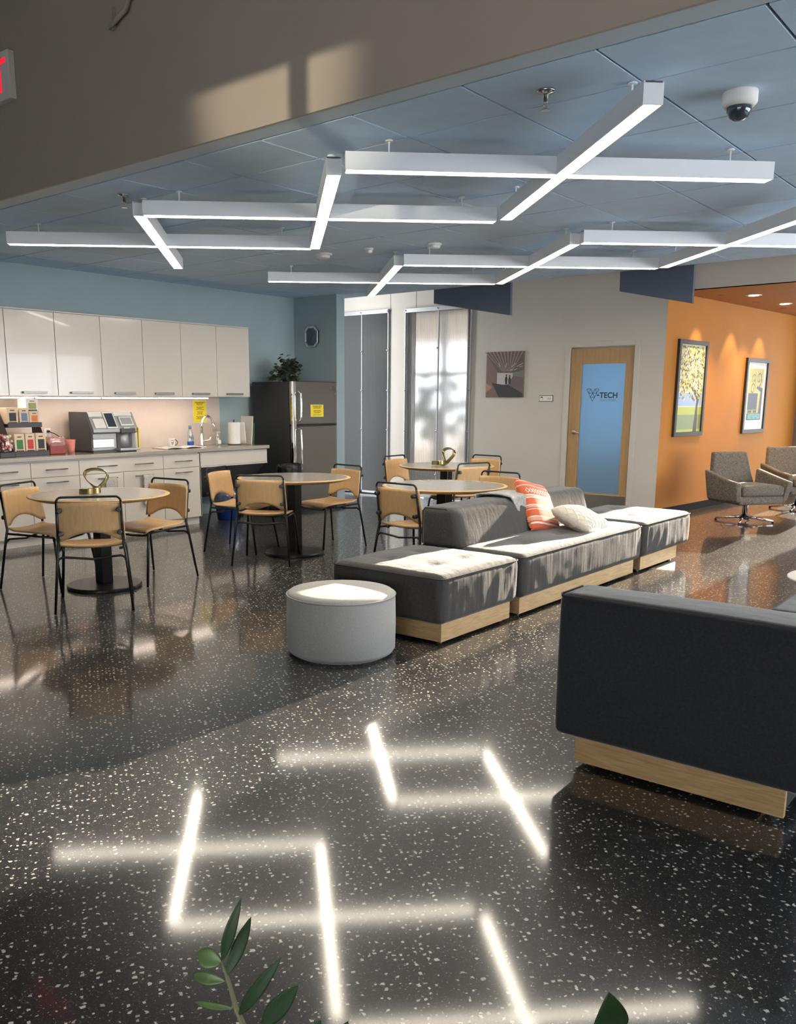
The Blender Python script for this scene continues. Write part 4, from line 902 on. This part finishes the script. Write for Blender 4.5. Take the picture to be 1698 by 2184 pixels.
# logo: triangles and lettering on the glass
def tri(pts, w=.0055):
    return [(line(*pts[i], *pts[(i + 1) % len(pts)], w), 'navy_ink') for i in range(len(pts))]
u = .057; lg = []
def T(cx, cy, up): return [(cx - u / 2, cy), (cx + u / 2, cy), (cx, cy + u * .93)] if up else [(cx - u / 2, cy), (cx + u / 2, cy), (cx, cy - u * .93)]
for c_ in (((.0, 0), 0), ((.5 * u, -.93 * u), 1), ((.0 + u * .5, -.93 * u), 0), ((u, -1.86 * u), 1), ((1 * u, -1.86 * u), 0), ((1.5 * u, -.93 * u), 0), ((1.5 * u, -.93 * u), 1), ((2 * u, 0), 0)):
    lg += tri(T(c_[0][0], c_[0][1], c_[1]), .0058)
Ml = Md @ Matrix.Translation((.262, 1.605, -.0275))
print_mesh('logo_print', lg, Ml, gl, ['navy_ink'])
print_mesh('dash_print', [(rect(.115, -.088, .150, -.072), 'navy_ink')], Ml, gl, ['navy_ink'])
text('lettering', 'TECH', .098, Ml @ Matrix.Translation((.153, -.113, .0003)), 'navy_ink', gl, ext=.0005, bold=.0022, space=1.0)
text('lettering', 'SOLUTIONS', .034, Ml @ Matrix.Translation((.168, -.155, .0003)), 'gray_ink', gl, ext=.0005, space=1.22)
# room plaque
t = thing('room_plaque', 'small white room plaque with number left of the door', 'plaque', (XW - .001, 5.785, 1.485)); Mp = basis((0, 0, 0), (0, -1, 0), (0, 0, 1))
MB().prism(rect(-.104, -.042, .104, .042), .008, Mp).build('frame', 'gray_dark', t, .003); MB().prism(rect(-.096, -.034, .096, .034), .0095, Mp).build('plate', 'paper_white', t)
text('emblem', 'e', .085, Mp @ Matrix.Translation((-.085, -.018, .0098)), 'navy_ink', t, ext=.0003, bold=.003); text('lettering', '350', .038, Mp @ Matrix.Translation((.015, -.014, .0098)), 'gray_ink', t, ext=.0003)
# canvas photograph of a corridor
mat('c_roof', (.13, .095, .085, 1), .6); mat('c_beam', (.28, .22, .19, 1), .6); mat('c_wall', (.20, .13, .115, 1), .6); mat('c_floor', (.045, .042, .050, 1), .5); mat('c_path', (.15, .12, .12, 1), .6); mat('c_lit', (.52, .46, .44, 1), .5); mat('c_orange', (.42, .22, .12, 1), .6); mat('c_green', (.16, .20, .175, 1), .6)
t = thing('canvas_print', 'unframed photo canvas of a corridor with two people', 'picture', (XW - .001, 6.427, 1.502)); cw, ch = .593, .62; Mcv = basis((0, cw / 2, 0), (0, -1, 0), (0, 0, 1))
MB().prism(rect(0, 0, cw, ch), .028, Mcv).build('canvas', 'c_wall', t, .002)
vx, vy = .60 * cw, .46 * ch; sh = [(rect(0, 0, cw, ch), 'c_wall'), ([(0, ch), (cw, ch), (cw, .56 * ch), (.68 * cw, .54 * ch), (.32 * cw, .54 * ch), (0, .95 * ch)], 'c_roof')]
for k in range(13):
    xt = cw * (-.05 + .1 * k); e = .55 if k < 9 else .58
    y1 = ch; x1 = xt
    if x1 > cw: continue
    sh.append(([(x1, y1), (min(cw, x1 + .035 * cw), y1), (vx + (x1 + .02 - vx) * .25 + .004, vy + (y1 - vy) * .2), (vx + (x1 - vx) * .25, vy + (y1 - vy) * .2)], 'c_beam'))
for a in ((.33, .75, .37, .68), (.55, .74, .51, .66), (.78, .74, .68, .66), (.98, .74, .82, .67), (.97, .68, .88, .655), (.72, .61, .64, .59), (.83, .62, .75, .595)): sh.append((line(a[0] * cw, a[1] * ch, a[2] * cw, a[3] * ch, .008), 'c_lit'))
sh += [([(.30 * cw, .28 * ch), (.72 * cw, .28 * ch), (.72 * cw, .53 * ch), (.30 * cw, .54 * ch)], 'c_lit'), ([(.74 * cw, .47 * ch), (cw, .44 * ch), (cw, .59 * ch), (.74 * cw, .54 * ch)], 'c_green'), ([(.72 * cw, .46 * ch), (cw, .43 * ch), (cw, .16 * ch), (.60 * cw, .28 * ch)], 'c_path'),
       ([(.16 * cw, .32 * ch), (.45 * cw, .28 * ch), (.60 * cw, .28 * ch), (cw, .08 * ch), (cw, 0), (.36 * cw, 0)], 'c_floor'), ([(.55 * cw, .29 * ch), (.60 * cw, .29 * ch), (cw, .13 * ch), (cw, .10 * ch)], 'c_path'), ([(0, .10 * ch), (.0, .31 * ch), (.16 * cw, .25 * ch), (.14 * cw, .2 * ch)], 'c_orange')]
for px, s in ((.55, 1), (.64, .92)):
    x0 = px * cw; y0 = .29 * ch; k = s * .21 * ch
    sh += [([(x0 - .016, y0), (x0 + .016, y0), (x0 + .02, y0 + k * .55), (x0 + .012, y0 + k * .8), (x0 - .012, y0 + k * .8), (x0 - .022, y0 + k * .5)], 'dark_ink'), ([(x0 + .012 * math.cos(a), y0 + k * .92 + .015 * math.sin(a)) for a in [i * .785 for i in range(8)]], 'dark_ink')]
print_mesh('photo_print', sh, Mcv @ Matrix.Translation((0, 0, .028)), t, ['c_wall', 'c_roof', 'c_beam', 'c_lit', 'c_green', 'c_path', 'c_floor', 'c_orange', 'dark_ink'])
# framed pictures on the orange wall
mat('pic_yellow', (.42, .36, .05, 1), .5, var=.2, vscale=40); mat('pic_brown', (.12, .085, .03, 1), .6); mat('art_slate', (.07, .09, .13, 1), .6); mat('art_teal', (.12, .38, .40, 1), .6); mat('refl_sky', (.30, .42, .66, 1), .5); mat('refl_grass', (.40, .46, .06, 1), .5); mat('refl_lawn', (.22, .27, .12, 1), .5); mat('refl_leaf', (.72, .58, .10, 1), .5); mat('refl_pale', (.62, .58, .46, 1), .5); mat('refl_bark', (.09, .075, .04, 1), .6)
mat('frame_dark', (.028, .023, .018, 1), .55)
def framed(name, label, s0, s1, z0, z1, fw, mat_w, depth=.035):
    t = thing(name, label, 'picture'); Mf = basis(ow(s0, z0, .001), OD, (0, 0, 1)); t.matrix_world = Mf; w, h = s1 - s0, z1 - z0; I = Matrix.Identity(4)
    for a in (rect(0, 0, w, fw), rect(0, h - fw, w, h), rect(0, fw, fw, h - fw), rect(w - fw, fw, w, h - fw)): MB().prism(a, depth, I).build('frame_rail', 'frame_dark', t, .003)
    MB().prism(rect(fw, fw, w - fw, h - fw), .012, I).build('mat_board', 'paper_white', t); return t, w, h
t, w, h = framed('framed_picture', 'dark framed picture with a painted-in reflection of a yellow-leaved tree over a lawn', .335, 1.20, 1.00, 2.215, .055, 0)  # reflection in the glass is painted on as leaves, lawn and sky
x0, x1, y0, y1 = .055, w - .055, .055, h - .055; ww, hh = x1 - x0, y1 - y0; X = lambda a: x0 + a * ww; Y = lambda b: y0 + b * hh
sh = [(rect(x0, y0, x1, y1), 'refl_pale'), (rect(X(.03), Y(.30), X(.97), Y(.45)), 'refl_sky'), (rect(X(.0), Y(.19), X(1), Y(.29)), 'refl_grass'), (rect(X(0), Y(.02), X(1), Y(.20)), 'refl_lawn'), (rect(X(0), Y(0), X(1), Y(.03)), 'refl_grass'),
      ([(X(.70), Y(0)), (X(.86), Y(0)), (X(.84), Y(.3)), (X(.90), Y(.42)), (X(.5), Y(.56)), (X(.1), Y(.58)), (X(.1), Y(.55)), (X(.48), Y(.53)), (X(.78), Y(.38))], 'refl_bark')]
q = random.Random(21)
for k in range(950):
    a, b_ = q.random(), .36 + .64 * q.random() ** .8
    if b_ < .46 and (a < .05 or q.random() < .55): continue
    an = q.uniform(0, 6.28); s = q.uniform(.016, .036); cx, cy = X(.03 + .94 * a), Y(min(.975, b_))
    sh.append(([(cx + s * math.cos(an + i * 1.57) * (1 if i % 2 == 0 else .45), cy + s * math.sin(an + i * 1.57) * (1 if i % 2 == 0 else .45)) for i in range(4)], q.choice(['refl_leaf', 'refl_leaf', 'pic_yellow', 'refl_bark', 'pic_brown', 'refl_pale', 'refl_lawn'])))
print_mesh('picture_sheet', sh, Matrix.Translation((0, 0, .0125)), t, ['refl_pale', 'refl_sky', 'refl_grass', 'refl_lawn', 'refl_bark', 'refl_leaf', 'pic_yellow', 'pic_brown'], .0003)
t, w, h = framed('framed_picture', 'dark framed print with curling branches over a blue block', 2.57, 3.42, .985, 2.06, .055, 0)
x0, x1, y0, y1 = .15, w - .15, .19, h - .14; ww, hh = x1 - x0, y1 - y0
sh = [(rect(x0, y0, x1, y1), 'pic_yellow'), (rect(X(0), Y(0), X(1), Y(.13)), 'art_slate'), (rect(X(.10), Y(.02), X(.95), Y(.12)), 'art_teal'), (rect(X(.02), Y(.20), X(.68), Y(.52)), 'art_slate'), (rect(X(.06), Y(.14), X(.34), Y(.19)), 'pic_brown'), (rect(X(.42), Y(.14), X(.68), Y(.19)), 'pic_brown'),
      ([(X(.80), Y(.13)), (X(1), Y(.13)), (X(1), Y(.62)), (X(.6), Y(.66)), (X(.55), Y(.62)), (X(.86), Y(.55))], 'art_slate')]
def curl(cx, cy, r, a0, turns, wd):
    pr = None
    for i in range(26):
        k = i / 25; a = a0 + turns * 6.28 * k; rr = r * (1 - .75 * k); p_ = (X(cx) + rr * math.cos(a), Y(cy) + rr * math.sin(a))
        if pr: sh.append((line(*pr, *p_, wd), 'pic_brown'))
        pr = p_
curl(.30, .60, .09, 0, 1.2, .016); curl(.70, .80, .11, -1.5, 1.2, .016); curl(.35, .80, .07, 3, -1.0, .014)
for k in range(14): sh.append((line(X(.05 + .07 * k), Y(.99), X(.15 + .06 * k + .04 * math.sin(k * 3)), Y(.68 + .05 * math.sin(k * 2)), .008), 'pic_brown'))
q = random.Random(3)
for k in range(14): cx, cy = X(q.uniform(.14, .9)), Y(q.uniform(.03, .11)); sh.append((rect(cx, cy, cx + .03, cy + .008), 'art_slate'))
print_mesh('picture_sheet', sh, Matrix.Translation((0, 0, .0125)), t, ['pic_yellow', 'art_slate', 'art_teal', 'pic_brown'], .0003)

# ribbed plastic screens
def screen(label, ya, yb, z0, z1, splits, name='ribbed_screen'):
    t = thing(name, label, 'screen', (XW - .03, yb, 0)); Wd = yb - ya; ed = [0] + splits + [Wd]
    for k in range(len(ed) - 1):
        a, b_ = ed[k], ed[k + 1]; nn = int((b_ - a) / .021); sb = MB()
        pts = [(a + (b_ - a) * i / (nn * 2), -.0075 if i % 2 else .0035) for i in range(nn * 2 + 1)]
        vs = [(-.0 + d, -u_, z) for z in (z0, z1) for u_, d in pts]; m_ = len(pts); sb.add(vs, [(i, i + 1, m_ + i + 1, m_ + i) for i in range(m_ - 1)]); sb.build('ribbed_sheet', 'polycarb', t)
        for e in ((a,) if k else (a,)): box('upright', 'alu', -.012, .014, -e - .012, -e + .004, z0, z1, t, .002)
    box('upright', 'alu', -.012, .014, -Wd, -Wd + .014, z0, z1, t, .002)
    box('top_rail', 'alu', -.02, .02, -Wd, 0, z1 - .03, z1 + .03, t, .003); box('bottom_rail', 'alu', -.02, .02, -Wd, 0, z0, z0 + .035, t, .003)
    for e in ed:
        for z in (z0 + .35, z0 + 1.0, z0 + 1.6, z0 + 2.2, z1):
            MB().lathe([(.014, 0), (.012, .012), (.004, .016)], n=10, M=basis((-.014 if z < z1 else -.02, -min(max(e, .014), Wd - .014), z), (0, -1, 0), (0, 0, 1))).build('bolt', 'silver', t)
screen('grey ribbed plastic screen beside the blue wall end', 8.47, 9.80, .012, 2.79, [.42, .80])
screen('bright ribbed plastic screen left of the canvas photo', 6.985, 8.155, .012, 2.77, [.60])

# hanging baffles at the ceiling edge
for pts, l in (([(6.815, 2.69), (5.676, 2.475), (5.69, 3.10), (6.815, 3.10)], 'dark blue-grey hanging baffle over the bright ribbed screen'), ([(4.295, 2.652), (3.475, 2.468), (3.484, 3.10), (4.306, 3.10)], 'dark blue-grey hanging baffle over the orange alcove corner')):
    b = MB(); b.prism([(y, z) for y, z in pts], .05, basis((XE + .03, 0, 0), (0, 1, 0), (0, 0, 1))); tag(b.build('hanging_baffle', 'baffle', None, .004), l, 'baffle')

# downlights in the alcove
for x, y, l in ((12.02, 3.53, 'round recessed downlight in the orange ceiling, left one'), (13.33, 3.50, 'round recessed downlight in the orange ceiling, near the right edge')):
    t = thing('downlight', l, 'downlight', (x, y, OZ), 0, 'recessed alcove downlights'); MB().lathe([(.062, -.004), (.095, -.006), (.098, 0), (.062, 0)], n=32).build('trim_ring', 'housing_white', t, smooth=True)
    MB().lathe([(.06, -.0075), (.06, -.0045)], n=32).build('lens', 'lens_down', t)
    sl = bpy.data.lights.new('spot', 'SPOT'); sl.energy = 60; sl.spot_size = R(95); sl.spot_blend = .6; sl.color = (1, .74, .45); sl.shadow_soft_size = .05; so_ = bpy.data.objects.new('downlight_lamp', sl); COL.objects.link(so_); so_.parent = t; so_.location = (0, 0, -.02); so_.rotation_euler = (R(0), 0, 0)
for s in (.86, 1.98, 3.02):       # wall washers close to the orange wall
    p = ow(s, OZ, .30); t = thing('wall_washer', 'small recessed spot close to the orange wall, number %s from the white corner' % ('one' if s < 1 else 'two' if s < 2.5 else 'three'), 'spotlight', p, 0, 'small spots along the orange wall')
    MB().lathe([(.03, -.002), (.048, -.004), (.05, 0), (.03, 0)], n=24).build('trim_ring', 'paint_orange', t, smooth=True); MB().lathe([(.029, -.002), (.029, -.001)], n=24).build('aperture', 'black_plastic', t)
    sl = bpy.data.lights.new('spot', 'SPOT'); sl.energy = 24; sl.spot_size = R(60); sl.spot_blend = .5; sl.color = (1, .74, .45); sl.shadow_soft_size = .03; so_ = bpy.data.objects.new('washer_lamp', sl); COL.objects.link(so_); so_.parent = t; so_.location = (0, 0, -.02); so_.rotation_euler = (R(10), 0, 0)

# ceiling devices
t = thing('dome_camera', 'white dome security camera on the blue ceiling', 'camera', (4.54, 1.47, CZ - .004)); MB().lathe([(.075, 0), (.078, -.008), (.078, -.05), (.066, -.066), (.056, -.068)], n=36).build('housing', 'paper_white', t, smooth=True)
MB().lathe([(.056, -.066), (.054, -.085), (.040, -.112), (.02, -.124), (.002, -.127)], n=36).build('dome', 'glass_mirror', t, smooth=True); MB().lathe([(.024, -.10), (.03, -.085), (.03, -.06)], n=20).build('lens', 'black_plastic', t, smooth=True)
box('mount_tab', 'paper_white', .06, .092, -.02, .02, -.058, -.03, t, .005)
for x, y, l in ((3.95, 2.155, 'chrome sprinkler head left of the large cross light'), (3.95, 5.40, 'chrome sprinkler head above the far left cross light')):
    t = thing('sprinkler', l, 'sprinkler', (x, y, CZ - .004), 0, 'ceiling sprinklers'); MB().lathe([(.045, 0), (.042, -.008), (.018, -.014), (.012, -.02), (.012, -.05)], n=24).build('escutcheon', 'silver', t, smooth=True)
    MB().tube([(-.006, 0, -.048), (-.014, 0, -.06), (-.010, 0, -.078), (0, 0, -.082), (.010, 0, -.078), (.014, 0, -.06), (.006, 0, -.048)], .003, 6).build('yoke', 'silver', t, smooth=True); MB().lathe([(.022, -.083), (.022, -.086)], n=12).build('deflector', 'silver', t)
for x, y, r, l in ((6.92, 4.84, .062, 'round white smoke detector between the cross lights'), (6.69, 6.00, .085, 'wide round ceiling sensor at the tip of the steep light bar'), (6.73, 5.46, .04, 'tiny round ceiling sensor left of the smoke detector')):
    t = thing('smoke_detector', l, 'detector', (x, y, CZ - .004)); MB().lathe([(r, 0), (r, -.012), (r * .9, -.018)], n=32).build('base', 'paper_white', t, smooth=True); MB().lathe([(r * .78, -.017), (r * .74, -.038), (r * .5, -.046), (.004, -.047)], n=32).build('cap', 'housing_white', t, smooth=True)
# exit sign and alarm horn on the bulkhead
Mb = basis((0, 0, 0), (0, -1, 0), (0, 0, 1))
t = thing('exit_sign', 'white exit sign with red letters, cut by the left edge', 'sign', (XB - .001, 6.055, 3.45)); MB().prism(rect(-.17, 0, .165, .30), .05, Mb).build('case', 'paper_white', t, .006)
text('lettering', 'EXIT', .29, Mb @ Matrix.Translation((.135, .055, .0505)), 'exit_red', t, 'RIGHT', .0008, .004)
t = thing('alarm_bracket', 'small beige conduit bracket high on the bulkhead', 'bracket', (XB - .001, 4.77, 3.66)); MB().prism(rect(-.02, -.06, .02, .06), .03, Mb).build('plate', 'paint_beige', t, .004)
MB().tube([Mb @ Vector(v) for v in ((.0, -.05, .03), (.08, -.03, .04), (.17, .0, .04), (.20, .05, .035), (.15, .12, .03), (.04, .17, .02), (-.02, .22, .01))], .014, 8).build('conduit', 'paint_beige', t, smooth=True)

# ================================================================== FOREGROUND PLANT
t = thing('floor_plant', 'glossy leafy plant shoot at the bottom edge, in front of the viewer', 'plant', (.47, .50, 0))
def leaf(p0, p1, w, m, nrm, curve=.0):
    p0, p1 = Vector(p0) - Vector(t.location), Vector(p1) - Vector(t.location); d = p1 - p0; n_ = Vector(nrm); s = d.cross(n_).normalized(); n_ = s.cross(d).normalized()
    def fn(u, v):
        k = math.sin(math.pi * min(1, v * 1.0)) ** .8 * (1 - .35 * (v - .4)); x = (u - .5) * 2
        return p0 + d * v + s * (x * w * k) + n_ * (curve * math.sin(math.pi * v) + .18 * w * abs(x) * k)
    return MB().grid(fn, 6, 14).build('leaf', m, t, smooth=True, solid=.0008)
V = (-.6, -.5, .45)
for p0, p1, w, m, cv in (((.470, .552, .949), (.484, .539, 1.011), .0056, 'leaf_dark', .004), ((.470, .547, .935), (.487, .530, .994), .0062, 'leaf_dark', -.004), ((.470, .552, .947), (.466, .582, .946), .0090, 'leaf_light', .003), ((.469, .547, .931), (.466, .588, .921), .0058, 'leaf_light', .006),
                       ((.472, .534, .900), (.493, .498, .965), .0064, 'leaf_dark', .004), ((.472, .504, .904), (.486, .471, .953), .0088, 'leaf_dark', .0), ((.471, .538, .906), (.465, .588, .892), .0032, 'leaf_light', .004), ((.49, .474, .875), (.50, .458, .917), .010, 'leaf_dark', 0), ((.504, .453, .867), (.522, .445, .909), .010, 'leaf_dark', 0)):
    leaf(p0, p1, w, m, V, cv)
sq = lambda pts: [Vector(p) - Vector(t.location) for p in pts]
MB().tube(sq([(.470, .552, .949), (.471, .545, .931), (.472, .537, .906), (.474, .530, .892), (.472, .516, .844), (.475, .505, .70), (.47, .50, .40)]), [.0013, .002, .0026, .003, .004, .005, .006], 8).build('stem', 'stem_green', t, smooth=True)
MB().tube(sq([(.472, .504, .904), (.48, .49, .86), (.478, .495, .70), (.475, .50, .40)]), .004, 8).build('stem', 'stem_green', t, smooth=True)
MB().tube(sq([(.49, .474, .875), (.50, .46, .862), (.492, .48, .70), (.48, .50, .40)]), .004, 8).build('stem', 'stem_green', t, smooth=True); MB().tube(sq([(.504, .453, .867), (.50, .46, .855)]), .003, 6).build('stem', 'stem_green', t, smooth=True)
MB().lathe([(.11, 0), (.15, .02), (.17, .42), (.16, .42), (.15, .39)], n=36).build('pot', 'pot_clay', t, smooth=True); MB().lathe([(.152, .36), (.152, .385)], n=32).build('soil', 'soil', t)
leaf((.560, .225, .985), (.530, .212, 1.045), .014, 'leaf_dark', V, .004); MB().tube(sq([(.560, .225, .985), (.56, .27, .85), (.51, .42, .60), (.48, .49, .40)]), .005, 8).build('stem', 'stem_green', t, smooth=True)
